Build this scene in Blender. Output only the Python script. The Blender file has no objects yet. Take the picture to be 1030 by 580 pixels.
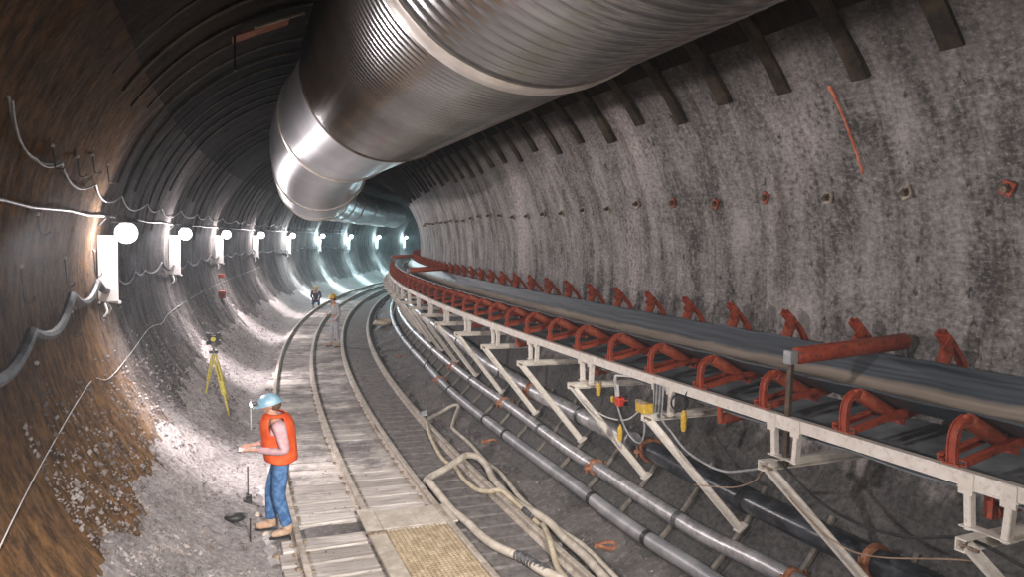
import bpy, bmesh, math, random
from mathutils import Vector, Matrix, noise
random.seed(7)
PI = math.pi
# ------------------------------------------------------------------ tunnel frame
K = 0.0083; R = 1.0 / K; H0 = -0.4451
CX = R * math.cos(H0); CY = -R * math.sin(H0)
UC, ZC, AR = 2.4708, 3.1724, 3.8352      # tunnel axis offset / height / lining radius
def head(s): return H0 + K * s
def T(s, u, z):                           # along the tunnel, across it, height -> world
    h = head(s); r = R - u
    return Vector((CX - r * math.cos(h), CY + r * math.sin(h), z))
def wall_pt(s, phi, off=0.0):             # phi measured from the right hand springing line
    a = AR - off
    return T(s, UC + a * math.cos(phi), ZC + a * math.sin(phi))
def wu(z, side, off=0.0):
    a = AR - off
    return UC + side * math.sqrt(max(a * a - (z - ZC) ** 2, 0))
SC = bpy.context.scene
COL = SC.collection

# ------------------------------------------------------------------ naming helpers
ORD = ['nearest', 'second', 'third', 'fourth', 'fifth', 'sixth', 'seventh', 'eighth', 'ninth', 'tenth', 'eleventh', 'twelfth',
       'thirteenth', 'fourteenth', 'fifteenth', 'sixteenth', 'seventeenth', 'eighteenth', 'nineteenth', 'twentieth',
       'twenty-first', 'twenty-second', 'twenty-third', 'twenty-fourth', 'twenty-fifth', 'twenty-sixth', 'twenty-seventh',
       'twenty-eighth', 'twenty-ninth', 'thirtieth']
def tag(o, label=None, cat=None, group=None, kind=None):
    if label: o['label'] = label
    if cat: o['category'] = cat
    if group: o['group'] = group
    if kind: o['kind'] = kind
    return o
def empty(name, loc=(0, 0, 0), rot=(0, 0, 0)):
    o = bpy.data.objects.new(name, None); COL.objects.link(o)
    o.location = loc; o.rotation_euler = rot; o.empty_display_size = .1
    return o
def at(name, s, u, z, extra=0.0, bank=0.0):
    return empty(name, T(s, u, z), (0, bank, -head(s) + extra))
def kids(o): return [c for c in bpy.data.objects if c.parent == o]
def copy_tree(o, tree=None, parent=None):
    c = o.copy(); COL.objects.link(c); c.parent = parent
    for ch in tree[1] if tree else []:
        copy_tree(ch[0], ch, c)
    return c
def tree_of(o): return (o, [tree_of(c) for c in kids(o)])

# ------------------------------------------------------------------ mesh builder
class MB:
    def __init__(self): self.v = []; self.f = []; self.uv = {}
    def add(self, vs, fs):
        n = len(self.v); self.v += [tuple(p) for p in vs]; self.f += [tuple(i + n for i in f) for f in fs]
    def box(self, x0, x1, y0, y1, z0, z1, M=None):
        vs = [Vector((x, y, z)) for z in (z0, z1) for y in (y0, y1) for x in (x0, x1)]
        if M is not None: vs = [M @ p for p in vs]
        self.add(vs, [(0, 2, 3, 1), (4, 5, 7, 6), (0, 1, 5, 4), (2, 6, 7, 3), (0, 4, 6, 2), (1, 3, 7, 5)])
    def beam(self, a, b, w, h, up=(0, 0, 1), ch=.12):
        a = Vector(a); b = Vector(b); d = (b - a).normalized(); up = Vector(up)
        x = d.cross(up)
        if x.length < 1e-4: x = d.cross(Vector((1, 0, 0)))
        x.normalize(); y = x.cross(d)
        c = min(w, h) * ch
        pr = [(-w/2+c, -h/2), (w/2-c, -h/2), (w/2, -h/2+c), (w/2, h/2-c), (w/2-c, h/2), (-w/2+c, h/2), (-w/2, h/2-c), (-w/2, -h/2+c)]
        vs = [p + x * q[0] + y * q[1] for p in (a, b) for q in pr]
        n = 8
        self.add(vs, [(i, (i+1) % n, n+(i+1) % n, n+i) for i in range(n)] + [tuple(range(n))[::-1], tuple(range(n, 2*n))])
    def channel(self, a, b, w, h, t=.008, up=(0, 0, 1), lip=1):
        """C section: web of height h, two flanges of width w"""
        a = Vector(a); b = Vector(b); d = (b - a).normalized(); up = Vector(up)
        x = d.cross(up).normalized(); y = x.cross(d)
        pr = [(0, -h/2), (w*lip, -h/2), (w*lip, -h/2+t), (t*lip, -h/2+t), (t*lip, h/2-t), (w*lip, h/2-t), (w*lip, h/2), (0, h/2)]
        vs = [p + x * (q[0]-w*lip/2) + y * q[1] for p in (a, b) for q in pr]; n = 8
        self.add(vs, [(i, (i+1) % n, n+(i+1) % n, n+i) for i in range(n)])
        for k in (0, n): self.add([vs[k+i] for i in range(n)], [(0, 1, 2, 3), (0, 3, 4, 7), (4, 5, 6, 7)])
    def tube(self, pts, r, n=10, cap=True, closed=False):
        pts = [Vector(p) for p in pts]; m = len(pts)
        rr = r if hasattr(r, '__len__') else [r] * m
        tg = []
        for i in range(m):
            if closed: d = pts[(i+1) % m] - pts[i-1]
            else: d = pts[min(i+1, m-1)] - pts[max(i-1, 0)]
            tg.append(d.normalized())
        nx = tg[0].cross(Vector((0, 0, 1)))
        if nx.length < .1: nx = tg[0].cross(Vector((1, 0, 0)))
        nx.normalize(); vs = []
        for i in range(m):
            nx = (nx - tg[i] * nx.dot(tg[i])).normalized(); ny = tg[i].cross(nx)
            for j in range(n):
                t = 2*PI*j/n; vs.append(pts[i] + (nx * math.cos(t) + ny * math.sin(t)) * rr[i])
        fs = []
        for i in range(m if closed else m-1):
            i2 = (i+1) % m
            for j in range(n): fs.append((i*n+j, i*n+(j+1) % n, i2*n+(j+1) % n, i2*n+j))
        if cap and not closed: fs += [tuple(range(n))[::-1], tuple(range((m-1)*n, m*n))]
        self.add(vs, fs)
    def cyl(self, a, b, r, n=16, r2=None):
        self.tube([a, b], [r, r if r2 is None else r2], n)
    def ball(self, c, r, n=12, m=8, sc=(1, 1, 1), M=None):
        c = Vector(c); vs = []
        for i in range(m+1):
            a = PI*i/m
            for j in range(n):
                t = 2*PI*j/n
                p = Vector((r*math.sin(a)*math.cos(t)*sc[0], r*math.sin(a)*math.sin(t)*sc[1], r*math.cos(a)*sc[2]))
                if M is not None: p = M @ p
                vs.append(c + p)
        self.add(vs, [(i*n+j, (i+1)*n+j, (i+1)*n+(j+1) % n, i*n+(j+1) % n) for i in range(m) for j in range(n)])
    def sweep(self, prof, path, closed=True, cap=True):
        """prof: (du,dz) points, path: (s,u,z); follows the curve of the tunnel"""
        n = len(prof); vs = []
        for (s, u, z) in path:
            for (a, b) in prof: vs.append(T(s, u + a, z + b))
        fs = []
        for i in range(len(path)-1):
            for j in range(n if closed else n-1):
                fs.append((i*n+j, i*n+(j+1) % n, (i+1)*n+(j+1) % n, (i+1)*n+j))
        if cap and closed: fs += [tuple(range(n))[::-1], tuple(range((len(path)-1)*n, len(path)*n))]
        self.add(vs, fs)
    def build(self, name, m, parent=None, smooth=False, bevel=0):
        me = bpy.data.meshes.new(name)
        me.from_pydata(self.v, [], self.f); me.update()
        bm = bmesh.new(); bm.from_mesh(me)
        bmesh.ops.recalc_face_normals(bm, faces=bm.faces); bm.to_mesh(me); bm.free()
        if m: me.materials.append(m)
        if smooth:
            for p in me.polygons: p.use_smooth = True
            if smooth == 'auto':
                try: me.set_sharp_from_angle(angle=math.radians(40))
                except Exception: pass
        o = bpy.data.objects.new(name, me); COL.objects.link(o); o.parent = parent
        if bevel:
            b = o.modifiers.new('bevel', 'BEVEL'); b.width = bevel; b.segments = 2; b.limit_method = 'ANGLE'
        return o
def spline(pts, k=6, closed=False):
    pts = [Vector(p) for p in pts]; out = []; n = len(pts)
    rng = range(n if closed else n-1)
    for i in rng:
        if closed: p0, p1, p2, p3 = pts[i-1], pts[i], pts[(i+1) % n], pts[(i+2) % n]
        else: p0, p1, p2, p3 = pts[max(i-1, 0)], pts[i], pts[i+1], pts[min(i+2, n-1)]
        for j in range(k):
            t = j/k
            out.append(.5*((2*p1) + (p2-p0)*t + (2*p0-5*p1+4*p2-p3)*t*t + (3*p1-p0-3*p2+p3)*t**3))
    if not closed: out.append(pts[-1])
    return out
def sagcurve(a, b, sag, n=8):
    a = Vector(a); b = Vector(b)
    return [a.lerp(b, i/n) - Vector((0, 0, sag*4*(i/n)*(1-i/n))) for i in range(n+1)]

# ------------------------------------------------------------------ materials
def rgb(c): return (c[0], c[1], c[2], 1)
class NT:
    def __init__(self, name):
        self.m = bpy.data.materials.new(name); self.m.use_nodes = True
        self.t = self.m.node_tree; self.n = self.t.nodes; self.l = self.t.links
        self.b = self.n['Principled BSDF']
    def node(self, ty, **kw):
        o = self.n.new(ty)
        for k, v in kw.items(): setattr(o, k, v)
        return o
    def put(self, sock, val):
        if isinstance(val, bpy.types.NodeSocket): self.l.new(val, sock)
        elif isinstance(val, (tuple, list)) and len(val) == 3 and sock.type == 'RGBA': sock.default_value = rgb(val)
        else: sock.default_value = val
    def coords(self, kind='Object', scale=(1, 1, 1), loc=(0, 0, 0)):
        tc = self.node('ShaderNodeTexCoord'); mp = self.node('ShaderNodeMapping')
        self.l.new(tc.outputs[kind], mp.inputs[0]); mp.inputs['Scale'].default_value = scale; mp.inputs['Location'].default_value = loc
        return mp.outputs[0]
    def noise(self, vec, scale, detail=4, rough=.55, dist=0):
        o = self.node('ShaderNodeTexNoise'); self.l.new(vec, o.inputs['Vector'])
        o.inputs['Scale'].default_value = scale; o.inputs['Detail'].default_value = detail
        o.inputs['Roughness'].default_value = rough; o.inputs['Distortion'].default_value = dist
        return o.outputs[0]
    def ramp(self, fac, a, b, lo=0.0, hi=1.0):
        o = self.node('ShaderNodeMapRange'); o.clamp = True
        self.l.new(fac, o.inputs[0]); o.inputs[1].default_value = a; o.inputs[2].default_value = b
        o.inputs[3].default_value = lo; o.inputs[4].default_value = hi
        return o.outputs[0]
    def mix(self, f, a, b, mode='MIX'):
        o = self.node('ShaderNodeMix', data_type='RGBA', blend_type=mode)
        self.put(o.inputs[0], f); self.put(o.inputs[6], a); self.put(o.inputs[7], b)
        return o.outputs[2]
    def math(self, op, a, b=0.0):
        o = self.node('ShaderNodeMath', operation=op); self.put(o.inputs[0], a); self.put(o.inputs[1], b); return o.outputs[0]
    def bump(self, h, strength=.5, dist=.02):
        o = self.node('ShaderNodeBump'); self.l.new(h, o.inputs['Height'])
        o.inputs['Strength'].default_value = strength; o.inputs['Distance'].default_value = dist
        self.l.new(o.outputs[0], self.b.inputs['Normal'])
    def done(self, col, rough=.8, metal=0.0, spec=None):
        self.put(self.b.inputs['Base Color'], col); self.put(self.b.inputs['Roughness'], rough)
        self.put(self.b.inputs['Metallic'], metal)
        if spec is not None: self.b.inputs['Specular IOR Level'].default_value = spec
        return self.m
def paint(name, c1, c2, scale=6, rough=.6, metal=0.0, bump=.15, dirt=None, dirt_amt=.5, coord='Object', lo=.42, hi=.62, stretch=(1, 1, 1)):
    t = NT(name); v = t.coords(coord, stretch)
    n = t.noise(v, scale, 5); c = t.mix(t.ramp(n, lo, hi), c1, c2)
    if dirt:
        n2 = t.noise(v, scale*2.7, 6, .65); c = t.mix(t.ramp(n2, .5, .66, 0, dirt_amt), c, dirt)
    if bump: t.bump(t.noise(v, scale*6, 5, .6), bump, .01)
    return t.done(c, rough, metal)

def lining(name, base_lo, base_hi, brown, brown_a, brown_b, lime=.5, bump=.9, mesh=1.0, rough=.72, seed=0, right_shade_mud=False):
    t = NT(name); uv = t.coords('UV', (1, 1, 1), (seed, seed * 1.7, 0))
    raw = t.coords('UV')
    def mp(v, sc):
        m = t.node('ShaderNodeMapping'); t.l.new(v, m.inputs[0]); m.inputs['Scale'].default_value = sc; return m.outputs[0]
    streak = t.noise(mp(uv, (1.9, .33, 1)), 1.3, 7, .62, .3)
    speck = t.noise(uv, 16, 6, .7)
    med = t.noise(mp(uv, (1, .7, 1)), 3.2, 6, .65)
    blot = t.noise(mp(uv, (1.3, .8, 1)), 5.5, 4, .6)
    v = t.math('ADD', t.math('MULTIPLY', streak, .42), t.math('ADD', t.math('MULTIPLY', speck, .36), t.math('MULTIPLY', med, .32)))
    c = t.mix(t.ramp(v, .47, .65), base_lo, base_hi)
    fine = t.noise(mp(uv, (.55, 1, 1)), 30, 5, .75)
    c = t.mix(t.ramp(fine, .30, .48, .65, 0), c, tuple(x*.7 for x in base_lo))
    c = t.mix(t.ramp(fine, .54, .70, 0, .55), c, tuple(min(1, x*1.5) for x in base_hi))
    lm = t.math('MULTIPLY', t.ramp(t.noise(mp(uv, (1, .45, 1)), .55, 3), .53, .66), t.ramp(speck, .35, .6))
    c = t.mix(t.math('MULTIPLY', lm, lime), c, (.66, .60, .58))
    c = t.mix(t.ramp(blot, .62, .70, 0, .85), c, (.035, .032, .03))
    rust = t.noise(mp(uv, (2.5, .25, 1)), 1.1, 5)
    c = t.mix(t.ramp(rust, .60, .74, 0, .45), c, (.17, .10, .045))
    sep = t.node('ShaderNodeSeparateXYZ'); t.l.new(raw, sep.inputs[0])
    # older, rust brown stretch of lining
    edge = t.math('ADD', sep.outputs[0], t.math('MULTIPLY', t.math('SUBTRACT', med, .5), 3.0))
    bf = t.ramp(edge, brown_a, brown_b, 1, 0)
    c = t.mix(t.math('MULTIPLY', bf, .9), c, t.mix(t.ramp(t.noise(mp(uv, (2.2, 1.2, 1)), 3.0, 8, .72), .40, .64), tuple(x * .22 for x in brown), brown))
    if not right_shade_mud:      # shade painted in: crown and upper left wall sink to near black
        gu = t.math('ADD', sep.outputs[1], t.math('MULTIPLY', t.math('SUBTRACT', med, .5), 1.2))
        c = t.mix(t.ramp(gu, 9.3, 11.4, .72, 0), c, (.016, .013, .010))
    if right_shade_mud:      # painted shade: right wall colour darkens into the crown
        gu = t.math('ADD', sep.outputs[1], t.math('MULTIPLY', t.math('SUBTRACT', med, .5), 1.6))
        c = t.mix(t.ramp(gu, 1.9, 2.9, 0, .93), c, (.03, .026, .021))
        # mud splashed over the lower wall
        gl = t.math('ADD', sep.outputs[1], t.math('MULTIPLY', t.math('SUBTRACT', med, .5), 1.2))
        c = t.mix(t.ramp(gl, -1.75, -1.35, .88, 0), c, t.mix(t.ramp(speck, .35, .68), (.055, .056, .054), (.15, .15, .145)))
    # ring joints every 0.975 m and imprint of wire mesh
    w = t.node('ShaderNodeMath', operation='FRACT'); t.l.new(t.math('DIVIDE', sep.outputs[0], .975), w.inputs[0])
    joint = t.ramp(t.math('ABSOLUTE', t.math('SUBTRACT', w.outputs[0], .3)), 0, .03, 0, 1)
    c = t.mix(t.ramp(joint, 0, 1, .35, 0), c, (.05, .045, .04))
    wx = t.math('ABSOLUTE', t.math('SINE', t.math('MULTIPLY', sep.outputs[0], 33)))
    wy = t.math('ABSOLUTE', t.math('SINE', t.math('MULTIPLY', sep.outputs[1], 33)))
    grid = t.math('MULTIPLY', t.ramp(wx, 0, .35), t.ramp(wy, 0, .35))
    gm = t.math('MULTIPLY', t.ramp(t.noise(uv, .8, 2), .42, .6), mesh)
    c = t.mix(t.math('MULTIPLY', t.math('SUBTRACT', 1.0, grid), t.math('MULTIPLY', gm, .35)), c, (.05, .048, .045))
    hgt = t.math('ADD', t.math('MULTIPLY', speck, .5), t.math('ADD', t.math('MULTIPLY', med, .8), t.math('MULTIPLY', joint, .15)))
    hgt = t.math('ADD', hgt, t.math('MULTIPLY', t.math('MULTIPLY', grid, gm), .12))
    t.bump(hgt, bump, .06)
    return t.done(c, t.ramp(speck, .35, .65, rough - .1, min(1, rough + .12)), 0, .12)

M = {}
M['wr'] = lining('lining_right', (.095, .09, .085), (.50, .48, .46), (.10, .075, .05), 1.0, 2.0, 1.0, .9, .45, right_shade_mud=True)
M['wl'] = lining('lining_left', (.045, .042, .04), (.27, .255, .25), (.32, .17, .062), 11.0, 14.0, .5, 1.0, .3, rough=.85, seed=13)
M['cr'] = lining('lining_crown', (.008, .008, .007), (.060, .058, .056), (.10, .058, .025), 11.0, 14.0, .0, 1.0, .3, rough=.85, seed=31)  # near-black base colour holds the shade of the crown
def ground_mat():
    t = NT('muck_ground'); v = t.coords('Object'); uv = t.coords('UV'); sp = t.node('ShaderNodeSeparateXYZ'); t.l.new(uv, sp.inputs[0])
    n = t.noise(v, 1.4, 6, .6); f = t.noise(v, 11, 7, .7); g = t.noise(v, 34, 4, .7)
    c = t.mix(t.ramp(n, .38, .64), (.075, .07, .066), (.21, .195, .185))
    c = t.mix(t.ramp(f, .5, .68, 0, .75), c, (.34, .32, .31))
    c = t.mix(t.ramp(g, .6, .7, 0, .5), c, (.05, .045, .045))
    e = t.math('ADD', sp.outputs[1], t.math('MULTIPLY', t.math('SUBTRACT', f, .5), 1.0))
    c = t.mix(t.ramp(e, .8, 1.6, .75, 0), c, t.mix(t.ramp(f, .36, .62), (.20, .185, .18), (.50, .47, .455)))
    t.bump(t.math('ADD', t.math('MULTIPLY', f, 1.0), t.math('MULTIPLY', g, .4)), .9, .045)
    return t.done(c, t.ramp(n, .4, .6, .6, .92))
M['gr'] = ground_mat()
M['rubble'] = paint('rubble_stone', (.13, .115, .11), (.38, .35, .335), 3, .85, bump=.4, dirt=(.25, .13, .08), dirt_amt=.3)
def tie_mat():
    t = NT('dusty_timber'); v = t.coords('UV'); vo = t.coords('Object')
    def mp(v, sc):
        m = t.node('ShaderNodeMapping'); t.l.new(v, m.inputs[0]); m.inputs['Scale'].default_value = sc; return m.outputs[0]
    grain = t.noise(mp(vo, (1.2, 14, 14)), 2, 5, .6)
    oi = t.node('ShaderNodeObjectInfo')
    c = t.mix(t.ramp(grain, .35, .65), (.36, .325, .29), (.82, .78, .74))
    c = t.mix(t.math('MULTIPLY', oi.outputs['Random'], .6), c, (.25, .225, .20))
    # spilt muck lying on the boards; it thickens to the right hand side and further up the line
    uvn = t.noise(v, 1.1, 6, .65); fine = t.noise(v, 7, 6, .7)
    sp = t.node('ShaderNodeSeparateXYZ'); t.l.new(v, sp.inputs[0])   # x = along the tunnel, y = across
    k = t.math('ADD', t.ramp(sp.outputs[1], 2.9, 3.4, 0, .42), t.ramp(sp.outputs[0], 9.5, 13, -.02, .15))
    k = t.math('ADD', k, t.math('ADD', t.math('MULTIPLY', uvn, .7), t.math('MULTIPLY', fine, .35)))
    muck = t.ramp(k, .60, .74)
    mc = t.mix(t.ramp(fine, .35, .7), (.10, .092, .088), (.27, .25, .24))
    c = t.mix(muck, c, mc)
    t.bump(t.math('ADD', grain, fine), .5, .012)
    return t.done(c, .82)
M['tie'] = tie_mat()
M['rail'] = paint('dusty_rail', (.42, .375, .32), (.58, .53, .46), 5, .6, 0, .2, (.20, .13, .085), .6)
M['rust'] = paint('rusty_iron', (.17, .12, .08), (.36, .29, .21), 20, .8, 0, .3)
M['white'] = paint('cream_paint', (.80, .76, .68), (.88, .85, .79), 7, .5, 0, .12, (.42, .33, .24), .35)
M['orange'] = paint('red_orange_paint', (.36, .052, .022), (.46, .09, .04), 9, .55, 0, .2, (.09, .04, .03), .85)
M['rubroll'] = paint('roller_rust', (.36, .065, .028), (.46, .11, .055), 14, .6, 0, .2, (.12, .05, .035), .7)
def belt_mat():
    t = NT('belt_rubber'); v = t.coords('UV'); sp = t.node('ShaderNodeSeparateXYZ'); t.l.new(v, sp.inputs[0])
    n = t.noise(v, 2.5, 5); f = t.noise(v, 30, 5)
    m = t.node('ShaderNodeMapping'); t.l.new(v, m.inputs[0]); m.inputs['Scale'].default_value = (.25, 9, 1)
    ln = t.noise(m.outputs[0], 2.5, 4)
    rub = t.mix(t.ramp(ln, .35, .65), (.025, .034, .044), (.085, .105, .125))
    d = t.math('ADD', sp.outputs[1], t.math('MULTIPLY', t.math('SUBTRACT', n, .5), .05))
    a = t.math('MULTIPLY', t.ramp(d, .12, .17), t.ramp(d, .74, .79, 1, 0))
    c = t.mix(a, rub, t.mix(t.ramp(ln, .3, .7), (.27, .225, .18), (.44, .38, .31)))
    t.bump(f, .15, .005)
    return t.done(c, .42, 0, .5)
M['belt'] = belt_mat()
M['return'] = paint('return_belt_rubber', (.16, .19, .205), (.28, .31, .33), 3, .6, 0, .1)
M['galv'] = paint('galvanised_pipe', (.45, .455, .47), (.66, .67, .69), 4, .36, .45, .1, (.20, .17, .15), .6)
M['grpipe'] = paint('grey_plastic_pipe', (.27, .28, .30), (.42, .43, .45), 3, .42, .25, .1, (.46, .44, .42), .45)
M['blackpipe'] = paint('black_pipe', (.018, .022, .03), (.06, .07, .085), 3, .28, .1, .15, (.20, .20, .20), .4)
M['dark'] = paint('dark_rubber', (.012, .012, .013), (.035, .035, .036), 8, .5)
M['ribsteel'] = paint('rib_steel', (.014, .010, .006), (.06, .043, .024), 4, .9, 0, .3, (.09, .06, .03), .4)
M['hose'] = paint('dusty_hose', (.50, .45, .37), (.66, .61, .53), 6, .65, 0, .15, (.30, .25, .20), .4)
M['hosey'] = paint('yellowish_hose', (.50, .43, .30), (.64, .57, .42), 6, .6, 0, .15, (.30, .25, .18), .4)
M['steelbright'] = paint('bright_strap', (.55, .55, .55), (.72, .72, .72), 5, .3, .9, .05)
M['duct'] = paint('spiral_duct_steel', (.34, .35, .35), (.46, .47, .47), 1.5, .23, .97, .05, (.30, .29, .27), .2)
M['ductplain'] = paint('plain_duct_steel', (.60, .61, .64), (.70, .71, .74), 1.2, .33, .95, .06)
M['ringdark'] = paint('duct_joint_band', (.07, .055, .04), (.16, .12, .08), 8, .5, .4, .1)
M['ringlight'] = paint('duct_flange', (.62, .58, .52), (.74, .70, .64), 8, .35, .8, .1)
M['conc'] = paint('white_board_paint', (.80, .79, .77), (.88, .87, .85), 6, .6, 0, .1)
M['rustsheet'] = paint('rust_sheet', (.16, .05, .02), (.28, .10, .04), 6, .8)
M['yellow'] = paint('yellow_plastic', (.62, .40, .04), (.75, .52, .08), 30, .5, 0, .1, (.30, .18, .05), .5)
M['red'] = paint('red_paint', (.55, .04, .025), (.65, .08, .04), 20, .45)
M['tripod'] = paint('tripod_yellow', (.50, .42, .08), (.66, .57, .14), 20, .6)
M['cable'] = paint('grey_cable', (.30, .32, .33), (.44, .46, .47), 12, .45, 0, .1)
M['grcable'] = paint('grey_armoured_cable', (.06, .065, .07), (.13, .135, .15), 6, .5, .1, .1)
M['cablel'] = paint('pale_cable', (.58, .58, .57), (.72, .72, .70), 12, .45, 0, .1)
M['graydark'] = paint('dark_grey_metal', (.09, .09, .095), (.17, .17, .18), 12, .5, .4)
M['grate'] = paint('dusty_grating', (.30, .235, .15), (.44, .36, .25), 10, .7, 0, .2)
M['support'] = paint('support_steel', (.17, .155, .13), (.28, .25, .21), 8, .7, 0, .15)
M['grout'] = paint('grout_dust', (.36, .34, .33), (.62, .59, .57), 5, .9, 0, .4, (.2, .18, .17), .7)
M['boltgrey'] = paint('bolt_plate', (.26, .22, .16), (.50, .45, .37), 14, .8, 0, .2)
M['wiredust'] = paint('dust_fill', (.13, .10, .07), (.20, .165, .12), 9, .9, 0, .2)
M['clamp'] = paint('rusty_clamp', (.30, .11, .05), (.46, .22, .12), 14, .75, 0, .2)
M['wire'] = paint('thin_brown_wire', (.30, .20, .13), (.42, .30, .20), 12, .6)
M['paintmark'] = paint('orange_spray', (.62, .13, .06), (.75, .25, .14), 12, .8, dirt=(.30, .24, .22), dirt_amt=.6)
def emis(name, c, s):
    m = bpy.data.materials.new(name); m.use_nodes = True; b = m.node_tree.nodes['Principled BSDF']
    b.inputs['Base Color'].default_value = rgb(c); b.inputs['Emission Color'].default_value = rgb(c); b.inputs['Emission Strength'].default_value = s
    return m
M['glow'] = emis('lamp_globe_lit', (1, .97, .95), 8)
M['glowteal'] = emis('lamp_globe_lit_cool', (.80, .98, 1), 8)
M['headlamp'] = emis('cap_lamp_lit', (1, .85, .88), 14)
M['skin'] = paint('skin', (.50, .27, .19), (.56, .32, .23), 30, .55, 0, .03)
M['denim'] = paint('denim', (.035, .10, .24), (.10, .21, .40), 16, .85, 0, .2)
M['vest'] = paint('orange_vest', (.66, .075, .012), (.76, .13, .03), 10, .7, 0, .12)
M['shirt'] = paint('pinkish_shirt', (.50, .30, .33), (.62, .42, .44), 14, .8, 0, .12)
M['paleshirt'] = paint('pale_overalls', (.42, .42, .45), (.55, .55, .58), 12, .8, 0, .12)
M['darkcloth'] = paint('dark_cloth', (.05, .06, .09), (.10, .11, .15), 12, .9)
M['boot'] = paint('tan_boot', (.42, .29, .19), (.52, .39, .28), 18, .7, 0, .15)
M['hat'] = paint('pale_blue_hat', (.22, .42, .55), (.40, .58, .68), 9, .35, 0, 0)
M['hatstripe'] = paint('white_sticker', (.75, .75, .75), (.8, .8, .8), 9, .4, 0, 0)
M['haty'] = paint('yellow_hat', (.70, .45, .03), (.80, .55, .06), 9, .35, 0, 0)
M['hair'] = paint('hair', (.10, .055, .03), (.16, .09, .05), 30, .8)

# ------------------------------------------------------------------ the setting: lining
def lining_mesh(name, mat, p0, p1, s0=-9, s1=105):
    ss = []; s = s0
    while s < s1:
        ss.append(s); s += .11 if 2 < s < 26 else (.22 if s < 45 else .5)
    ss.append(s1)
    n = int((p1-p0) * AR / .10)
    vs = []; uvs = []
    for s in ss:
        for j in range(n+1):
            ph = p0 + (p1-p0)*j/n
            arc = ph*AR
            q = Vector((s*.9, arc*.45, 3.3))
            d = .030*noise.fractal(q*1.1, 1.0, 2.0, 4) + .012*noise.noise(Vector((s*3.1, arc*2.6, 9)))
            f = (s/.975+.7) % 1.0
            d += .012*max(0, 1-abs(f-.5)*7)             # slight ridge of each ring
            vs.append(wall_pt(s, ph, d)); uvs.append((s, arc))
    m = n+1
    fs = [(i*m+j, i*m+j+1, (i+1)*m+j+1, (i+1)*m+j) for i in range(len(ss)-1) for j in range(n)]
    me = bpy.data.meshes.new(name); me.from_pydata([tuple(v) for v in vs], [], fs)
    uvl = me.uv_layers.new(name='UVMap')
    vi = [0]*len(me.loops); me.loops.foreach_get('vertex_index', vi)
    uvl.data.foreach_set('uv', [c for k in vi for c in uvs[k]])
    me.materials.append(mat)
    for p in me.polygons: p.use_smooth = True
    o = bpy.data.objects.new(name, me); COL.objects.link(o); o['kind'] = 'structure'
    return o
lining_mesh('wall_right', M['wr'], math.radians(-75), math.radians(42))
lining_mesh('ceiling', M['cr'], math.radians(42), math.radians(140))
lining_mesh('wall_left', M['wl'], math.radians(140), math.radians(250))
for nm, s in (('wall_back', -9), ('wall_end', 105)):
    b = MB(); b.add([wall_pt(s, 2*PI*i/40) for i in range(40)], [tuple(range(40))]); tag(b.build(nm, M['cr']), kind='structure')
# muck floor
def floor_z(s, u):
    z = 0.0
    if u < .75: z += .55*max(0, (.75-u)/1.0)**1.5
    if u > 4.2: z += .30*((u-4.2)/.9)**1.6
    q = Vector((s*1.3, u*1.3, 0))
    amp = .035 + (.05 if u < .9 or u > 4.1 else 0)
    z += amp*noise.fractal(q, 1.0, 2.0, 4) + .012*noise.noise(Vector((s*9, u*9, 3))) - .012
    if 1.0 < u < 3.15: z = min(z, .012)
    return z
def make_floor():
    ss = []; s = -9
    while s < 105:
        ss.append(s); s += .07 if 6 < s < 14 else (.14 if 2 < s < 30 else .6)
    us = [(-.75 + .07*i) for i in range(88)]
    vs = [T(s, u, floor_z(s, u)) for s in ss for u in us]; m = len(us)
    b = MB(); b.add(vs, [(i*m+j, i*m+j+1, (i+1)*m+j+1, (i+1)*m+j) for i in range(len(ss)-1) for j in range(m-1)])
    o = b.build('floor', M['gr'], smooth=True); tag(o, kind='structure')
    uvs = [(s, u) for s in ss for u in us]; l = o.data.uv_layers.new(name='UVMap')
    vi = [0]*len(o.data.loops); o.data.loops.foreach_get('vertex_index', vi); l.data.foreach_set('uv', [c for k in vi for c in uvs[k]])
make_floor()
# rubble on the left hand slope: uncountable small stones
b = MB()
for i in range(9000):
    s = 7.2 + 26*random.random()**1.4
    ph = PI + math.radians(random.triangular(14, 62, 48))
    r = random.choice((.008, .010, .014, .014, .02, .028)) * random.uniform(.7, 1.2)
    p = wall_pt(s, ph, .015+r*.2)
    u_ = UC + (AR-.015)*math.cos(ph); fz = floor_z(s, u_)
    if p.z < fz: p = T(s, u_, fz + r*.2)
    d = [Vector((random.gauss(0, 1), random.gauss(0, 1), random.gauss(0, 1))).normalized() for _ in range(6)]
    ax = [Vector((1, 0, 0)), Vector((-1, 0, 0)), Vector((0, 1, 0)), Vector((0, -1, 0)), Vector((0, 0, 1)), Vector((0, 0, -1))]
    vs = [p + (a + dd*.35)*r*random.uniform(.6, 1.2) for a, dd in zip(ax, d)]
    b.add(vs, [(0, 2, 4), (2, 1, 4), (1, 3, 4), (3, 0, 4), (2, 0, 5), (1, 2, 5), (3, 1, 5), (0, 3, 5)])
tag(b.build('rubble', M['rubble']), 'loose grey gravel and broken rock littering the left wall slope', 'gravel', kind='stuff')
b = MB()
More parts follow.
